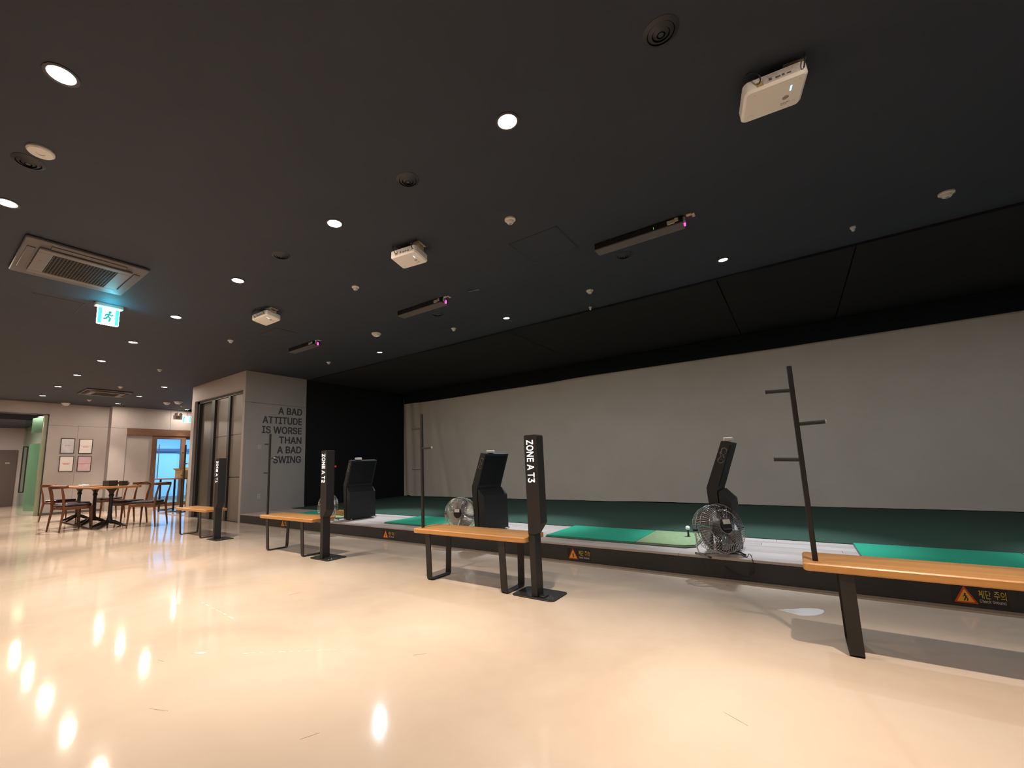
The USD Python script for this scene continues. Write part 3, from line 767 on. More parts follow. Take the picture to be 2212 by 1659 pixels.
# ================================================================ FLOOR FANS
def fan(loc, rz, label, tilt):
    t = thing('floor_fan', label, 'fan', loc, rz, group='chrome floor fans on the platform edge')
    R, zc = 0.2, 0.215
    cg, sg = math.cos(tilt), math.sin(tilt)

    def place(m):
        """fan frame: local axis -y is the motor side; tilt about x, then lift"""
        return T(m, rx=-tilt, t=(0, 0, zc))
    wires = []
    nw = 60
    for s in (-1, 1):
        prof = [(R, 0.0), (R * 0.985, 0.055), (R * 0.86, 0.082), (R * 0.55, 0.094), (R * 0.27, 0.098)]
        for k in range(nw):
            a = 2 * math.pi * (k + 0.5 * (s > 0)) / nw
            wires.append(tube([(r * math.cos(a), s * y, r * math.sin(a)) for r, y in prof], 0.0016, 4, caps=False))
        for r, y in ((R * 0.985, 0.055), (R * 0.70, 0.089), (R * 0.27, 0.098)):
            wires.append(ring((0, s * y, 0), r, 0.0018, 1, 36, 5))
    obj('grille', place(cat(wires)), 'chrome', t, smooth=True)
    obj('rim', place(ring((0, 0, 0), R, 0.0042, 1, 44, 7)), 'chrome', t, smooth=True)
    mt = lathe([(0.0, 0.0), (0.05, 0.004), (0.062, 0.018), (0.064, 0.085), (0.052, 0.105), (0.0, 0.112)], 24)
    obj('motor', place(T(mt, rx=math.pi / 2, t=(0, 0.005, 0))), 'motor', t)
    obj('switch_housing', place(box(-0.045, 0.045, -0.118, -0.10, -0.025, 0.062, 0.008)), 'motor', t)
    obj('label_plate', place(box(-0.033, 0.033, -0.1205, -0.1175, 0.018, 0.056, 0.001)), 'label_white', t, label='pale rating label on the motor')
    obj('hub', place(T(lathe([(0.0, 0.0), (0.036, 0.0), (0.036, 0.03), (0.022, 0.045), (0.0, 0.048)], 20), rx=-math.pi / 2, t=(0, 0.0, 0))), 'fan_blade', t)
    for k in range(4):
        a = k * math.pi / 2 + 0.5
        nu, nv = 7, 6
        g = []
        for i in range(nu):
            r = 0.03 + (R * 0.88 - 0.03) * i / (nu - 1)
            hw = 0.30 + 0.36 * math.sin(math.pi * min(1, 0.12 + 0.88 * i / (nu - 1)) * 0.62)
            for j in range(nv):
                b = a + hw * (j / (nv - 1) * 2 - 1)
                g.append((r * math.cos(b), 0.018 + 0.026 * (j / (nv - 1) * 2 - 1), r * math.sin(b)))
        g = np.array(g)
        q = np.array([[i * nv + j, (i + 1) * nv + j, (i + 1) * nv + j + 1, i * nv + j + 1] for i in range(nu - 1) for j in range(nv - 1)])
        f = np.vstack([q[:, [0, 1, 2]], q[:, [0, 2, 3]]])
        obj('blade', place(trimesh.Trimesh(np.vstack([g, g + [0, 0.0016, 0]]), np.vstack([f, f[:, ::-1] + len(g)]), process=False)), 'fan_blade', t, smooth=True)
    hw = R + 0.014
    br = [(-hw, 0, zc), (-hw, 0, 0.07), (-hw + 0.012, 0, 0.034), (-hw + 0.05, 0, 0.018), (hw - 0.05, 0, 0.018), (hw - 0.012, 0, 0.034), (hw, 0, 0.07), (hw, 0, zc)]
    obj('stand_bracket', tube(br, 0.006, 8), 'chrome', t)
    for s in (-1, 1):
        obj('pivot_knob', cyl((s * (hw - 0.016), 0, zc), (s * (hw + 0.018), 0, zc), 0.011, 12), 'motor', t)
        x = s * (hw - 0.055)
        obj('foot', tube([(x, -0.075, 0.007), (x, -0.03, 0.018), (x, 0.03, 0.018), (x, 0.095, 0.007)], 0.007, 8), 'chrome', t)
        for y in (-0.075, 0.095):
            obj('foot_cap', cyl((x, y - 0.008, 0.008), (x, y + 0.008, 0.008), 0.008, 8), 'motor', t)
    return t


FZ = HS
fan((-0.585, 4.20, FZ), math.radians(46), 'chrome floor fan nearest the camera, on the platform edge before the emblem kiosk', 0.30)
fan((-3.40, 4.235 + 0.02, FZ), math.radians(14), 'chrome floor fan behind the ZONE A T3 bench', 0.10)
fan((-6.17, 4.26, FZ), math.radians(-2), 'chrome floor fan half hidden behind the ZONE A T2 post', 0.12)
ft = thing('ball_tray', 'orange wooden tray behind the far floor fan', 'tray', (-6.36, 4.68, HS + 0.0235))
obj('body', box(-0.16, 0.10, -0.05, 0.05, 0.0, 0.07, 0.006), 'bench_wood', ft, smooth=False)
obj('rim', [box(-0.165, 0.105, -0.055, -0.045, 0.06, 0.08), box(-0.165, 0.105, 0.045, 0.055, 0.06, 0.08)], 'bench_wood', ft, smooth=False)
rd = thing('red_marker', 'small red marker cone beside the far floor fan', 'marker', (-6.44, 4.52, HS + 0.0235))
obj('cone', lathe([(0.03, 0), (0.03, 0.006), (0.012, 0.09), (0.0, 0.095)], 14), 'sticker_red', rd)
cb = thing('power_cable', 'thin black cable hanging over the platform edge below the nearest kiosk', 'cable')
pts = np.array([(-0.47, 4.44, HS + 0.03), (-0.455, 4.35, HS + 0.005), (-0.44, 4.25, HS + 0.004), (-0.40, 4.19, HS + 0.006), (-0.385, 4.165, HS + 0.035), (-0.37, 4.15, HS + 0.03), (-0.36, 4.12, HS + 0.006), (-0.362, 4.112, 0.13), (-0.395, 4.11, 0.085), (-0.37, 4.108, 0.075), (-0.355, 4.11, 0.115), (-0.372, 4.105, 0.12), (-0.385, 4.108, 0.06), (-0.43, 4.11, 0.05), (-0.50, 4.112, 0.075), (-0.555, 4.115, 0.125)])
from scipy.interpolate import CubicSpline
cs = CubicSpline(np.arange(len(pts)), pts)
obj('wire', tube(cs(np.linspace(0, len(pts) - 1, 110)), 0.0028, 6), 'cable', cb, smooth=True)

# ================================================================ CEILING FIXTURES
def downlight(x, y, label, warm=True):
    t = thing('downlight', label, 'ceiling light', (x, y, HC), group='warm round downlights' if warm else 'cool white spots over the mats')
    R = 0.062 if warm else 0.047
    obj('trim_ring', lathe([(R + 0.012, 0.002), (R + 0.012, -0.004), (R, -0.006), (R - 0.004, -0.004), (R - 0.004, 0.002)], 28), 'lamp_trim', t)
    obj('lens', lathe([(0.0, -0.005), (R - 0.006, -0.0035), (R - 0.004, 0.0)], 28), 'lens_warm' if warm else 'lens_cool', t)
    if warm:
        spot((x, y, HC - 0.075), WARM, P_WARM * 3.0, WARM_ANGLE, 1.0, 0.035)
        wide((x, y, HC - 0.008), WARM, W_WARM, 0.05)
    else:
        spot((x, y, HC - 0.075), COOL, P_COOL, COOL_ANGLE, 0.8)
        wide((x, y, HC - 0.008), COOL, W_COOL, 0.045)


ORD = ['largest downlight at top centre of the photo', 'second downlight from the top in the main diagonal row', 'third downlight down the main diagonal row, left of the nearest white projector pair', 'fourth downlight down the main diagonal row, right of the exit sign', 'fifth downlight down the main diagonal row', 'sixth downlight down the main diagonal row', 'seventh downlight down the main diagonal row', 'eighth downlight down the main diagonal row', 'farthest downlight at the end of the main diagonal row']
for i in range(9):
    downlight(-1.186 - 1.734 * i, 2.04, 'round ' + ORD[i])
downlight(0.548, 2.04, 'round downlight just above the top edge of the photo')
downlight(-2.831, 0.323, 'round downlight at the upper left corner of the photo')
downlight(-4.557, 0.312, 'round downlight at the left edge of the photo above the cassette air conditioner')
for x, y, l in ((-11.894, 3.657, 'round downlight nearest the block wall above the dining area'), (-13.728, 3.675, 'round downlight right of the far cassette air conditioner'), (-15.527, 3.668, 'round downlight close above the far wall corner'), (-15.734, 5.509, 'round downlight above the small exit sign')):
    downlight(x, y, l)
for x, l in ((-6.29, 'nearest'), (-9.69, 'middle'), (-13.09, 'farthest')):
    downlight(x, 0.32, f'round downlight out of frame on the left, {l} of three')
for i, l in enumerate(('cool white spot above the middle mat, right of the picture centre', 'cool white spot above the mat beside the T3 kiosk', 'smallest cool white spot nearest the black wall')):
    downlight(-0.388 - 2.714 * i, 5.05, 'round ' + l, False)
downlight(2.326, 5.05, 'cool white spot out of frame on the right', False)


def diffuser(x, y, label):
    t = thing('ceiling_diffuser', label, 'air vent', (x, y, HC), group='dark round ceiling diffusers')
    obj('throat', lathe([(0.0, -0.001), (0.077, -0.001), (0.078, 0.0)], 28), 'diffuser_gap', t)
    for ro, ri, z in ((0.082, 0.064, -0.006), (0.057, 0.041, -0.011), (0.034, 0.020, -0.015)):
        obj('ring', lathe([(ro, z + 0.010), (ro + 0.002, z + 0.004), (ri, z - 0.006), (ri, z - 0.003), (ro - 0.004, z + 0.008), (ro, z + 0.010)], 32), 'diffuser_dark', t)
    obj('center_cap', lathe([(0.0, -0.022), (0.013, -0.020), (0.014, -0.014), (0.007, -0.001)], 18), 'diffuser_dark', t)


for x, y, l in ((-0.303, 2.043, 'dark round diffuser at the top right, left of the nearest projector'), (-2.038, 2.036, 'dark round diffuser between the two largest downlights of the diagonal row'), (-3.775, 2.041, 'dark round diffuser between the second and third downlights'), (-1.176, 4.248, 'dark round diffuser beside the nearest black sensor bar'), (-3.725, 4.264, 'dark round diffuser beside the middle black sensor bar'), (-3.83, 0.333, 'dark round diffuser at the left edge under the white disc')):
    diffuser(x, y, l)


def button(x, y, label, r, name='ceiling_sensor', category='ceiling sensor', group='small white ceiling buttons'):
    t = thing(name, label, category, (x, y, HC), group=group)
    obj('base', lathe([(r, 0.0), (r, -0.012), (r * 0.92, -0.016), (0, -0.016)], 20), 'device_white', t)
    obj('head', lathe([(r * 0.62, -0.016), (r * 0.6, -0.034), (r * 0.45, -0.042), (0, -0.043)], 20), 'device_white', t)
    obj('eye', lathe([(r * 0.22, -0.043), (r * 0.2, -0.048), (0, -0.05)], 12), 'device_grey', t)


for x, y, l, r in ((1.211, 4.907, 'white round smoke detector at the far right of the ceiling', 0.05), (-1.793, 4.885, 'white round smoke detector left of the brightest cool spot', 0.042), (-3.955, 4.895, 'white round smoke detector below the middle sensor bar', 0.038), (-7.078, 4.858, 'white round smoke detector near the slogan wall', 0.04),
                   (-1.73, 2.946, 'white round smoke detector right of the second projector', 0.047), (-3.832, 2.969, 'white round smoke detector left of the second projector', 0.042), (-6.95, 2.98, 'white round smoke detector left of the farthest projector', 0.042), (-9.921, 2.952, 'white round smoke detector above the glass door block', 0.042),
                   (-12.47, 2.962, 'white round smoke detector above the far cassette unit', 0.05), (-15.163, 2.96, 'white round smoke detector below the far cassette unit', 0.05), (-14.9, 5.07, 'white round smoke detector beside the small exit sign', 0.05), (0.653, 5.098, 'small white sprinkler head near the ceiling edge on the right', 0.022), (-2.006, 5.439, 'small white sprinkler head below the middle smoke detector', 0.02)):
    button(x, y, l, r)
for x, y, l, r in ((-5.004, 4.278, 'white dome ceiling speaker above the farthest cool spot', 0.075), (-14.5, 4.55, 'flat white ceiling disc beside the dome near the far exit', 0.09), (-14.1, 4.70, 'larger white dome near the far exit', 0.11), (-16.25, 2.68, 'white dome camera at the top of the far wall', 0.10)):
    t = thing('ceiling_dome', l, 'ceiling device', (x, y, HC))
    obj('base', lathe([(r, 0), (r, -0.012), (r * 0.9, -0.02), (0, -0.02)], 28), 'device_white', t)
    obj('dome', lathe([(r * 0.8, -0.02), (r * 0.7, -0.05 * r / 0.1), (r * 0.4, -0.068 * r / 0.1), (0, -0.072 * r / 0.1)], 28), 'device_white', t)
t = thing('ceiling_disc', 'flat white round disc on the ceiling at the left edge', 'ceiling device', (-3.641, 0.363, HC))
obj('plate', lathe([(0.068, 0), (0.068, -0.010), (0.060, -0.018), (0.022, -0.020), (0.02, -0.016), (0, -0.016)], 30), 'device_white', t)

# access panels
for x, y, w, l, lab in ((-6.11, 3.30, 0.5, 0.34, 'flush square access panel in the ceiling below the farthest projector'), (-1.72, 3.55, 0.5, 0.5, 'flush square access panel in the ceiling above the nearest sensor bar'), (-6.9, 0.95, 0.5, 0.45, 'flush access panel in the ceiling beside the exit sign')):
    t = thing('access_panel', lab, 'hatch', (x, y, HC), group='ceiling access panels')
    obj('frame', [box(-w / 2, w / 2, -l / 2, -l / 2 + 0.008, -0.003, 0), box(-w / 2, w / 2, l / 2 - 0.008, l / 2, -0.003, 0), box(-w / 2, -w / 2 + 0.008, -l / 2, l / 2, -0.003, 0), box(w / 2 - 0.008, w / 2, -l / 2, l / 2, -0.003, 0)], 'diffuser_dark', t, smooth=False)
    obj('leaf', box(-w / 2 + 0.01, w / 2 - 0.01, -l / 2 + 0.01, l / 2 - 0.01, -0.0025, 0), 'ceiling', t, smooth=False)

# cassette air conditioners
for x, y, lab in ((-5.50, 0.915, 'large square cassette air conditioner on the ceiling at left'), (-13.60, 2.95, 'far square cassette air conditioner above the dining tables')):
    t = thing('cassette_air_conditioner', lab, 'air conditioner', (x, y, HC - 0.003))
    W = 0.475
    obj('case', rbox(-W, W, -W * 0.93, W * 0.93, -0.028, 0.0, 0.02, 4, 2, 0.006), 'ac_case', t, smooth=False)
    I, J = 0.335, 0.335
    gx, gy = 0.265, 0.235
    obj('panel', [rbox(-I, -gx, -J, J, -0.05, -0.028, 0.01, 4, 2, 0.004), rbox(gx, I, -J, J, -0.05, -0.028, 0.01, 4, 2, 0.004), box(-gx, gx, -J, -gy, -0.05, -0.028, 0.003), box(-gx, gx, gy, J, -0.05, -0.028, 0.003)], 'ac_panel', t, smooth=False)
    obj('grille_backing', box(-gx, gx, -gy, gy, -0.036, -0.03), 'diffuser_gap', t, smooth=False)
    bars = [box(-gx, gx, v_ - 0.003, v_ + 0.003, -0.046, -0.038) for v_ in np.linspace(-gy + 0.01, gy - 0.01, 20)] + [box(u_ - 0.003, u_ + 0.003, -gy, gy, -0.047, -0.039) for u_ in np.linspace(-gx + 0.01, gx - 0.01, 22)]
    obj('grille', cat(bars), 'ac_grille', t, smooth=False)
    for q in ((-0.34, 0.34, J + 0.02, J + 0.075), (-0.34, 0.34, -J - 0.075, -J - 0.02)):
        obj('louver', box(q[0] * 0.85, q[1] * 0.85, q[2], q[3], -0.036, -0.028, 0.003), 'ac_case' if x > -9 else 'diffuser_gap', t, smooth=False)
    for s in (-1, 1):
        obj('louver', box(s * (I + 0.02), s * (I + 0.085), -0.27, 0.27, -0.036, -0.028, 0.003), 'ac_case' if x > -9 else 'diffuser_gap', t, smooth=False)
    obj('badge', box(-0.05, 0.05, -0.30, -0.28, -0.0515, -0.0498), 'port_brass' if x < -9 else 'ac_panel', t, smooth=False)

# exit signs
t = thing('exit_sign', 'lit green and white exit sign hanging below the cassette air conditioner', 'exit sign', (-6.50, 1.369, HC))
obj('mount', rbox(-0.05, 0.05, -0.135, 0.135, -0.042, 0.0, 0.015, 5, 2, 0.004), 'device_white', t)
obj('panel', rbox(-0.016, 0.016, -0.105, 0.105, -0.255, -0.042, 0.012, 5, 0), 'exit_white', t, smooth=False)
for s in (-1, 1):
    obj('door_stripe', box(0.0165, 0.0175, s * 0.065, s * 0.098, -0.245, -0.055), 'exit_cyan', t, smooth=False)
obj('running_figure', basis(cat([prism(g, 0.0, 0.001, 'xy') for g in [unary_union([Polygon([(0.012 + 0.013 * math.cos(a), 0.055 + 0.013 * math.sin(a)) for a in np.linspace(0, 6.28, 14)]), LineString([(0.008, 0.035), (-0.004, 0.0), (0.018, -0.022), (0.010, -0.055)]).buffer(0.007), LineString([(-0.004, 0.0), (-0.022, -0.03), (-0.040, -0.034)]).buffer(0.007), LineString([(0.006, 0.03), (-0.022, 0.022), (-0.030, 0.002)]).buffer(0.005), LineString([(0.006, 0.03), (0.026, 0.012), (0.040, 0.02)]).buffer(0.005)]).buffer(0.002)]]), (0, 1, 0), (0, 0, 1), (1, 0, 0), (0.0165, 0, -0.15)), 'exit_figure', t, smooth=False)
s = spot((-6.46, 1.369, HC - 0.14), (0.05, 0.75, 1.0), 60.0, None, 0, 0.05)
t = thing('exit_sign', 'small lit green and white exit sign beside the block corner', 'exit sign', (-15.5, 5.44, HC))
obj('stem', cyl((0, 0, 0), (0, 0, -0.24), 0.008, 8), 'device_white', t)
obj('panel', rbox(-0.016, 0.016, -0.115, 0.115, -0.455, -0.24, 0.012, 5, 0), 'exit_white', t, smooth=False)
for s_ in (-1, 1):
    obj('door_stripe', box(0.0165, 0.0175, s_ * 0.07, s_ * 0.108, -0.445, -0.25), 'exit_cyan', t, smooth=False)
t = thing('emergency_light', 'twin headed emergency light beside the small exit sign', 'emergency light', (-15.5, 5.18, HC))
obj('stem', cyl((0, 0, 0), (0, 0, -0.2), 0.01, 8), 'device_grey', t)
obj('box', box(-0.04, 0.04, -0.115, 0.115, -0.365, -0.235, 0.008), 'paper_white', t, smooth=False)
obj('face', box(0.04, 0.043, -0.065, 0.065, -0.345, -0.265), 'device_grey', t, smooth=False)
for s_ in (-1, 1):
    obj('lamp_head', T(lathe([(0.0, 0.0), (0.035, 0.005), (0.045, 0.05), (0.04, 0.055), (0, 0.055)], 18), ry=math.pi / 2, t=(0.0, s_ * 0.065, -0.205)), 'device_white', t)

# ceiling projectors
def projector(x, y, yaw, label, roll):
    t = thing('ceiling_projector', label, 'projector', (x, y, HC), yaw, group='white ceiling projectors')
    Lx, Ly, Tz, pit = 0.285, 0.225, 0.078, -0.071
    zc = 2.933 - HC

    def pl(m):
        return T(m, rx=pit, ry=-roll, t=(0, 0, zc))
    body = rbox(-Lx / 2, Lx / 2, -Ly / 2, Ly / 2, 0.0, Tz, 0.03, 7, 2, 0.012)
    obj('body', pl(body), 'proj_white', t)
    obj('port_panel', pl(box(-0.055, Lx / 2 - 0.035, -Ly / 2 - 0.0015, -Ly / 2 + 0.01, 0.014, 0.062)), 'proj_panel', t, smooth=False)
    for u_, w_, h_ in ((-0.03, 0.014, 0.016), (0.0, 0.022, 0.010), (0.028, 0.012, 0.012), (0.05, 0.018, 0.008)):
        obj('port', pl(box(u_, u_ + w_, -Ly / 2 - 0.0025, -Ly / 2, 0.024, 0.024 + h_)), 'port_dark', t, smooth=False)
    obj('power_inlet', pl(box(-0.085, -0.055, -Ly / 2 - 0.002, -Ly / 2 + 0.005, 0.012, 0.040)), 'port_brass', t, smooth=False)
    obj('lens', pl(T(lathe([(0.026, 0), (0.026, 0.012), (0.020, 0.013), (0.0, 0.008)], 24), rx=-math.pi / 2, t=(-0.06, Ly / 2 - 0.008, 0.045))), 'kiosk_glass', t)
    obj('status_lamp', pl(box(0.072, 0.079, -0.052, -0.018, -0.0012, 0.0)), 'blue_led', t, smooth=False)
    obj('badge', pl(T(lathe([(0.0, -0.001), (0.014, -0.001), (0.015, 0.0)], 20), t=(0.060, 0.02, 0))), 'device_grey', t)
    obj('print', pl(cat([box(0.047, 0.075, 0.018, 0.021, -0.0016, 0.0), box(0.042, 0.085, 0.055, 0.058, -0.0006, 0.0), box(0.044, 0.072, 0.066, 0.068, -0.0006, 0.0)])), 'port_dark', t, smooth=False)
    for q in ((-0.10, 0.07), (0.10, 0.07), (0.10, -0.07), (-0.10, -0.07)):
        obj('foot_pad', pl(T(lathe([(0.0, -0.002), (0.012, -0.002), (0.013, 0)], 14), t=(q[0], q[1], 0))), 'proj_white', t)
    obj('mount_plate', [box(0.03, 0.135, -0.05, 0.06, -0.062, -0.056, 0.002), box(0.05, 0.150, -0.06, 0.06, -0.006, 0.0)], 'proj_beige', t, smooth=False)
    obj('mount_arm', [box(0.07, 0.140, -0.050, -0.043, -0.060, -0.004, 0.002), box(0.07, 0.140, 0.03, 0.037, -0.060, -0.004, 0.002), box(0.133, 0.140, -0.046, 0.035, -0.060, -0.03)], 'proj_beige', t, smooth=False)
    for u_, b_ in ((-0.075, -0.045), (0.118, 0.02)):
        cpts = np.array([(u_, -Ly / 2 - 0.004, zc + 0.034), (u_ - 0.0, -Ly / 2 - 0.03, zc + 0.05), (u_ + b_ * 0.4, -Ly / 2 - 0.02, zc + 0.09), (u_ + b_, -Ly / 2 + 0.03, -0.004)])
        c3 = CubicSpline(np.arange(4), cpts)
        obj('cable', tube(c3(np.linspace(0, 3, 22)), 0.0035, 6), 'cable', t, smooth=True)


for x, y, yaw, l, roll in ((0.113, 2.697, 0.187, 'white projector nearest the camera, top right of the photo', 0.061), (-2.725, 2.73, 0.208, 'white projector in the middle of the ceiling row', 0.028), (-5.297, 2.696, 0.195, 'white projector farthest away, left of the row', 0.104)):
    projector(x, y, yaw, l, roll)


def sensor_bar(x0, x1, label, extra):
    t = thing('sensor_bar', label, 'sensor', ((x0 + x1) / 2, 3.90, HC), 0.012, group='long black ceiling sensor bars')
    w = (x1 - x0) / 2
    obj('housing', box(-w, w, -0.064, 0.064, -0.064, 0.0, 0.004), 'sensor_side', t, smooth=False)
    obj('lower_cover', rbox(-w, w, -0.06, 0.064, -0.070, -0.062, 0.004, 3, 0), 'sensor_face', t, smooth=False)
    obj('end_lamp', box(w, w + 0.014, 0.0, 0.03, -0.066, -0.02, 0.004), 'pink_led', t, smooth=False)
    obj('end_lamp_holder', box(w, w + 0.018, -0.04, 0.0, -0.05, -0.005, 0.004), 'device_grey', t, smooth=False)
    obj('connector', [box(w - 0.12, w - 0.06, -0.074, -0.064, -0.055, -0.02, 0.003), box(w - 0.06, w - 0.03, -0.07, -0.064, -0.045, -0.012)], 'proj_beige' if extra else 'device_grey', t, smooth=False)
    if extra:
        obj('status_lamp', box(w - 0.235, w - 0.231, -0.066, -0.0645, -0.05, -0.03), 'green_led', t, smooth=False)
    for u_ in (-w * 0.6, 0.02):
        obj('clip', box(u_, u_ + 0.012, -0.067, -0.064, -0.03, 0.0), 'diffuser_dark', t, smooth=False)
    obj('cable_boot', [box(w + 0.03, w + 0.075, -0.06, -0.03, -0.02, 0.0, 0.006), box(w + 0.07, w + 0.095, -0.045, 0.02, -0.012, 0.0, 0.004)], 'proj_beige' if extra else 'device_grey', t, smooth=False)


for i, (x0, x1) in enumerate(((-1.33, -0.558), (-4.06, -3.29), (-6.74, -6.02))):
    sensor_bar(x0, x1, ('long black sensor bar with pink lamp, nearest the camera', 'long black sensor bar with pink lamp in the middle of the ceiling row', 'long black sensor bar with pink lamp farthest away')[i], i == 0)
t = thing('cable_cover', 'short metal cable cover strip beyond the middle sensor bar', 'cable cover', (-2.86, 3.935, HC), 0.30)
obj('strip', box(-0.07, 0.07, -0.012, 0.012, -0.012, 0.0, 0.003), 'steel', t, smooth=False)
obj('ridge', box(-0.07, 0.07, -0.013, -0.008, -0.015, -0.010), 'steel', t, smooth=False)

# ================================================================ WALL THINGS
for i, (y0, y1, z0, z1, mat, lab) in enumerate(((2.690, 2.986, 1.67, 2.096, 'paper_grey', 'blue grey poster in a dark frame, upper left of four'), (3.078, 3.377, 1.664, 2.088, 'paper_white', 'white poster with thin red print, upper right of four'), (2.697, 2.998, 1.165, 1.592, 'paper_white', 'white poster with two red print lines, lower left of four'), (3.078, 3.381, 1.157, 1.590, 'paper_pink', 'pink poster with a red line, lower right of four'))):
    t = thing('framed_poster', lab, 'poster', (XFA, (y0 + y1) / 2, (z0 + z1) / 2), group='four framed posters on the far wall')
    w, h = (y1 - y0) / 2, (z1 - z0) / 2
    obj('frame', [box(0, 0.02, -w, -w + 0.014, -h, h), box(0, 0.02, w - 0.014, w, -h, h), box(0, 0.02, -w, w, -h, -h + 0.014), box(0, 0.02, -w, w, h - 0.014, h)], 'frame_dark', t, smooth=False)
    obj('sheet', box(0.001, 0.012, -w + 0.012, w - 0.012, -h + 0.012, h - 0.012), mat, t, smooth=False)
    ln = {0: [(-0.06, 0.065, 0.006, 0.022)], 1: [(-0.115, 0.115, 0.006, 0.014), (-0.06, 0.065, -0.028, -0.008)], 2: [(-0.085, 0.08, 0.01, 0.026), (-0.065, 0.06, -0.022, -0.004)], 3: [(-0.13, 0.13, -0.008, 0.012)]}[i]
    r = np.random.default_rng(i)
    marks = []
    for a, b, c, d in ln:
        u_ = a
        while u_ < b:
            wd = 0.008 + 0.02 * r.random()
            marks.append(box(0.012, 0.0128, u_, min(u_ + wd, b), c, d))
            u_ += wd + 0.004
    obj('red_print', cat(marks), 'print_red', t, smooth=False)
for y, z, lab in ((4.483, 0.488, 'grey double outlet plate low on the slogan wall'), (4.46, 1.50, 'small grey switch plate on the slogan wall beside the rack pole')):
    t = thing('wall_plate', lab, 'outlet', (XB, y, z))
    hh = 0.06 if z < 1 else 0.045
    obj('plate', box(0, 0.008, -0.036, 0.036, -hh, hh, 0.003), 'outlet', t, smooth=False)
    obj('socket', [box(0.008, 0.010, -0.02, 0.02, 0.008, hh - 0.014), box(0.008, 0.010, -0.02, 0.02, -hh + 0.014, -0.008)], 'device_grey', t, smooth=False)
t = thing('wall_plate', 'white wall bracket low on the side room wall behind the glass door', 'bracket', (-19.4, 2.86, 0.42))
obj('plate', box(-0.09, 0.09, -0.03, 0.0, -0.02, 0.07, 0.006), 'device_white', t, smooth=False)
obj('stub', cyl((0.05, -0.05, -0.06), (0.05, -0.05, 0.0), 0.025, 10), 'device_grey', t)


# ================================================================ DINING TABLES AND CHAIRS
def pedestal(t, x):
    obj('pedestal', T(lathe([(0.0, 0.085), (0.075, 0.085), (0.06, 0.12), (0.042, 0.17), (0.034, 0.26), (0.040, 0.29), (0.034, 0.33), (0.030, 0.58), (0.045, 0.62), (0.034, 0.65), (0.05, 0.70), (0.09, 0.745), (0.11, 0.76), (0.0, 0.76)], 20), t=(x, 0, 0)), 'cast_iron', t)
    for k in range(4):
        a = k * math.pi / 2 + math.pi / 4
        d = np.array([math.cos(a), math.sin(a), 0])
        P = [np.array([x, 0, 0]) + d * r + [0, 0, z] for r, z in ((0.03, 0.11), (0.10, 0.10), (0.20, 0.06), (0.29, 0.028), (0.31, 0.02))]
        obj('base_foot', tube(P, [0.04, 0.034, 0.026, 0.02, 0.018], 8), 'cast_iron', t)


ta = thing('dining_table', 'long wooden dining table on two black cast pedestals, dark caddy on it', 'table', (-11.55, 2.61, 0))
obj('tabletop', rbox(-0.98, 0.98, -0.375, 0.375, 0.76, 0.80, 0.02, 5, 2, 0.004), 'table_wood', ta)
pedestal(ta, 0.58)
pedestal(ta, -0.58)
tb = thing('dining_table', 'square wooden dining table farther from the camera on one black pedestal', 'table', (-13.45, 2.61, 0))
obj('tabletop', rbox(-0.55, 0.90, -0.375, 0.375, 0.76, 0.80, 0.02, 5, 2, 0.004), 'table_wood', tb)
pedestal(tb, 0.0)
cd = thing('table_caddy', 'dark open box caddy standing on the dining table', 'caddy', (-11.15, 2.62, 0.80), 0.25)
obj('bin', [box(-0.11, 0.11, -0.075, -0.067, 0, 0.11), box(-0.11, 0.11, 0.067, 0.075, 0, 0.11), box(-0.11, -0.102, -0.075, 0.075, 0, 0.11), box(0.102, 0.11, -0.075, 0.075, 0, 0.11), box(-0.11, 0.11, -0.075, 0.075, 0, 0.006)], 'caddy', cd, smooth=False)
obj('divider', box(-0.004, 0.004, -0.068, 0.068, 0.006, 0.10), 'caddy', cd, smooth=False)
cd2 = thing('table_caddy', 'small dark holder beside the larger caddy on the dining table', 'caddy', (-11.02, 2.80, 0.80), 0.25)
obj('bin', [box(-0.05, 0.05, -0.055, 0.055, 0, 0.095, 0.004)], 'caddy', cd2, smooth=False)
obj('rim', box(-0.053, 0.053, -0.058, 0.058, 0.085, 0.092), 'caddy', cd2, smooth=False)
t = thing('menu_folder', 'dark flat menu folder lying on the dining table', 'folder', (-11.55, 2.44, 0.80), 0.1)
obj('cover', box(-0.16, 0.16, -0.11, 0.11, 0, 0.012, 0.003), 'caddy', t, smooth=False)
obj('pages', box(-0.155, 0.155, -0.105, 0.105, 0.003, 0.010), 'paper_white', t, smooth=False)
t = thing('napkin_pack', 'small white paper pack on the far end of the dining table', 'paper pack', (-12.2, 2.42, 0.80), 0.2)
obj('pack', box(-0.09, 0.09, -0.06, 0.06, 0, 0.035, 0.01), 'paper_white', t, smooth=False)
obj('fold', box(-0.05, 0.05, -0.01, 0.01, 0.03, 0.045, 0.004), 'paper_white', t, smooth=False)


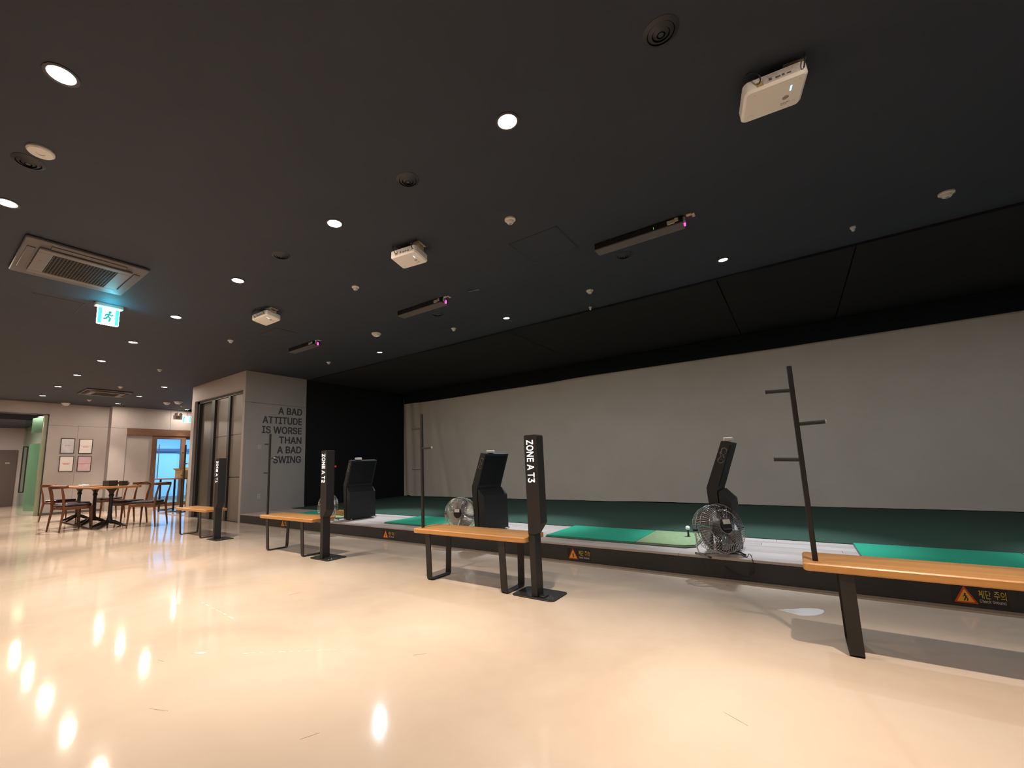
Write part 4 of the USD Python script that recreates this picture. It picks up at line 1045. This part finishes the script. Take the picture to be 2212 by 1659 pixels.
def chair(loc, rz, label):
    """faces +y before rotation; origin on the floor under the seat centre"""
    t = thing('dining_chair', label, 'chair', loc, rz, group='wooden dining chairs at the tables')
    w, d, zs = 0.235, 0.225, 0.46
    obj('seat', rbox(-w + 0.02, w - 0.02, -d + 0.02, d, zs - 0.01, zs + 0.035, 0.05, 6, 2, 0.014), 'vinyl', t)
    obj('seat_frame', [box(-w + 0.01, w - 0.01, d - 0.035, d - 0.005, zs - 0.07, zs - 0.012, 0.004), box(-w + 0.01, w - 0.01, -d + 0.01, -d + 0.035, zs - 0.06, zs - 0.012, 0.004), box(-w, -w + 0.025, -d + 0.02, d - 0.02, zs - 0.065, zs - 0.01, 0.004), box(w - 0.025, w, -d + 0.02, d - 0.02, zs - 0.065, zs - 0.01, 0.004)], 'chair_wood', t, smooth=False)
    for s in (-1, 1):
        obj('leg', tube([(s * (w + 0.005), d + 0.0, 0.0), (s * (w - 0.012), d - 0.02, zs - 0.03), (s * (w - 0.014), d - 0.02, zs - 0.008)], [0.0125, 0.021, 0.021], 10), 'chair_wood', t)
        obj('leg', tube([(s * (w + 0.005), -d - 0.035, 0.0), (s * (w - 0.01), -d + 0.01, zs - 0.05), (s * (w - 0.006), -d - 0.015, 0.62), (s * (w + 0.005), -d - 0.055, 0.80)], [0.0125, 0.022, 0.018, 0.012], 10), 'chair_wood', t)
    n = 15
    ang = np.linspace(-1, 1, n)
    secs = []
    for a in ang:
        x = (w + 0.045) * a
        y = -d - 0.115 + 0.115 * abs(a) ** 2.2
        hh = 0.040 + 0.004 * (1 - abs(a)) - 0.006 * abs(a)
        th = 0.014 + 0.014 * (1 - abs(a)) + 0.012 * abs(a) ** 4
        secs.append([(x, y - th, 0.80 - hh + 0.03), (x, y + th, 0.80 - hh + 0.035), (x, y + th, 0.80 + hh + 0.012), (x, y - th, 0.80 + hh + 0.004)])
    v_ = np.array(secs).reshape(-1, 3)
    f_ = []
    for i in range(n - 1):
        for k in range(4):
            l = (k + 1) % 4
            f_ += [[i * 4 + k, i * 4 + l, (i + 1) * 4 + l], [i * 4 + k, (i + 1) * 4 + l, (i + 1) * 4 + k]]
    f_ += [[0, 2, 1], [0, 3, 2], [(n - 1) * 4, (n - 1) * 4 + 1, (n - 1) * 4 + 2], [(n - 1) * 4, (n - 1) * 4 + 2, (n - 1) * 4 + 3]]
    m = trimesh.Trimesh(v_, f_, process=False)
    m.fix_normals()
    obj('backrest', m, 'chair_wood', t, smooth=30)
    return t


GC = 'wooden dining chairs at the tables'
c0 = chair((-11.20, 2.09, 0), 0.20, 'wooden chair nearest the camera on the left side of the long table')
for loc, rz, l in (((-11.85, 2.20, 0), 0.22, 'wooden chair second from the camera on the left side of the long table'), ((-13.85, 2.36, 0), 0.2, 'wooden chair at the left end near the glass door strip'),
                   ((-10.40, 3.06, 0), math.pi - 0.72, 'wooden chair nearest the camera on the right side of the long table'), ((-11.32, 2.98, 0), math.pi + 0.2, 'wooden chair second from the camera on the right side of the long table'), ((-13.3, 3.12, 0), math.pi + 0.1, 'wooden chair behind the pedestal on the right side of the far table')):
    dup(c0, 'dining_chair', l, 'chair', loc, rz, GC)

# ================================================================ BAR TABLE AND COUNTER BY THE BROWN DOOR
bt = thing('bar_table', 'tall dark framed bar table before the brown glass door', 'table', (-13.25, 4.38, 0))
obj('tabletop', rbox(-1.15, 0.75, -0.06, 0.40, 0.86, 0.89, 0.01, 4, 2, 0.004), 'chair_wood', bt)
for x in (-0.78, 0.70):
    for y in (0.0, 0.34):
        obj('leg', box(x - 0.02, x + 0.02, y - 0.02, y + 0.02, 0, 0.86, 0.003), 'black_metal', bt, smooth=False)
obj('foot_rail', [box(-0.80, 0.72, -0.015, 0.015, 0.03, 0.06), box(-0.795, -0.765, 0, 0.34, 0.03, 0.06), box(0.685, 0.715, 0, 0.34, 0.03, 0.06)], 'black_metal', bt, smooth=False)
ct = thing('service_counter', 'yellow wood fronted counter with white top at the block corner', 'counter', (-13.62, 4.86, 0))
obj('front_panel', box(0.0, 1.9, 0.0, 0.05, 0.06, 0.94, 0.003), 'counter_wood', ct, smooth=False)
obj('carcass', box(0.0, 1.9, 0.05, 0.5, 0.06, 0.94), 'counter_wood', ct, smooth=False)
obj('counter_top', box(-0.05, 1.95, -0.05, 0.55, 0.94, 0.98, 0.004), 'counter_top', ct, smooth=False)
obj('plinth', box(0.05, 1.85, 0.04, 0.5, 0, 0.06), 'black_metal', ct, smooth=False)
t = thing('cardboard_box', 'small open cardboard box on the bar table', 'box', (-13.05, 4.55, 0.89), 0.3)
obj('carton', [box(-0.13, 0.13, -0.1, -0.092, 0, 0.20), box(-0.13, 0.13, 0.092, 0.1, 0, 0.20), box(-0.13, -0.122, -0.1, 0.1, 0, 0.20), box(0.122, 0.13, -0.1, 0.1, 0, 0.20), box(-0.13, 0.13, -0.1, 0.1, 0, 0.008)], 'box_card', t, smooth=False)
obj('flap', T(box(-0.13, 0.13, 0.0, 0.09, 0, 0.004), rx=0.9, t=(0, 0.1, 0.20)), 'box_card', t, smooth=False)
obj('flap', T(box(-0.13, 0.13, -0.09, 0.0, 0, 0.004), rx=-0.6, t=(0, -0.1, 0.20)), 'box_card', t, smooth=False)
t = thing('white_case', 'white low case on the counter', 'case', (-13.40, 5.0, 0.98), 0.0)
obj('body', box(-0.2, 0.2, -0.12, 0.12, 0, 0.12, 0.01), 'paper_white', t, smooth=False)
obj('lid', box(-0.205, 0.205, -0.125, 0.125, 0.10, 0.13, 0.006), 'paper_white', t, smooth=False)
t = thing('display_stand', 'tilted white card holder standing on the white case', 'stand', (-13.46, 5.0, 1.11), 0.4)
obj('card', T(box(-0.15, 0.15, -0.004, 0.004, 0.0, 0.17, 0.002), rx=-0.25), 'paper_white', t, smooth=False)
obj('base', box(-0.1, 0.1, -0.03, 0.06, 0, 0.03, 0.004), 'device_white', t, smooth=False)

spot((-13.3, 5.0, 2.3), (1.0, 0.72, 0.40), 60.0, 40.0, 1.0)                       # lamp over the counter
for y in (4.9, 6.3, 7.8):                                                         # daylight-white lamps of the blue room
    wide((-18.3, y, 2.70), (0.36, 0.68, 1.0), 640.0, 0.1)
for x, y in ((-18.2, 1.2), (-21.0, 1.0)):                                         # lamps of the side room
    wide((x, y, 2.88), (1.0, 0.85, 0.72), 1100.0, 0.1)
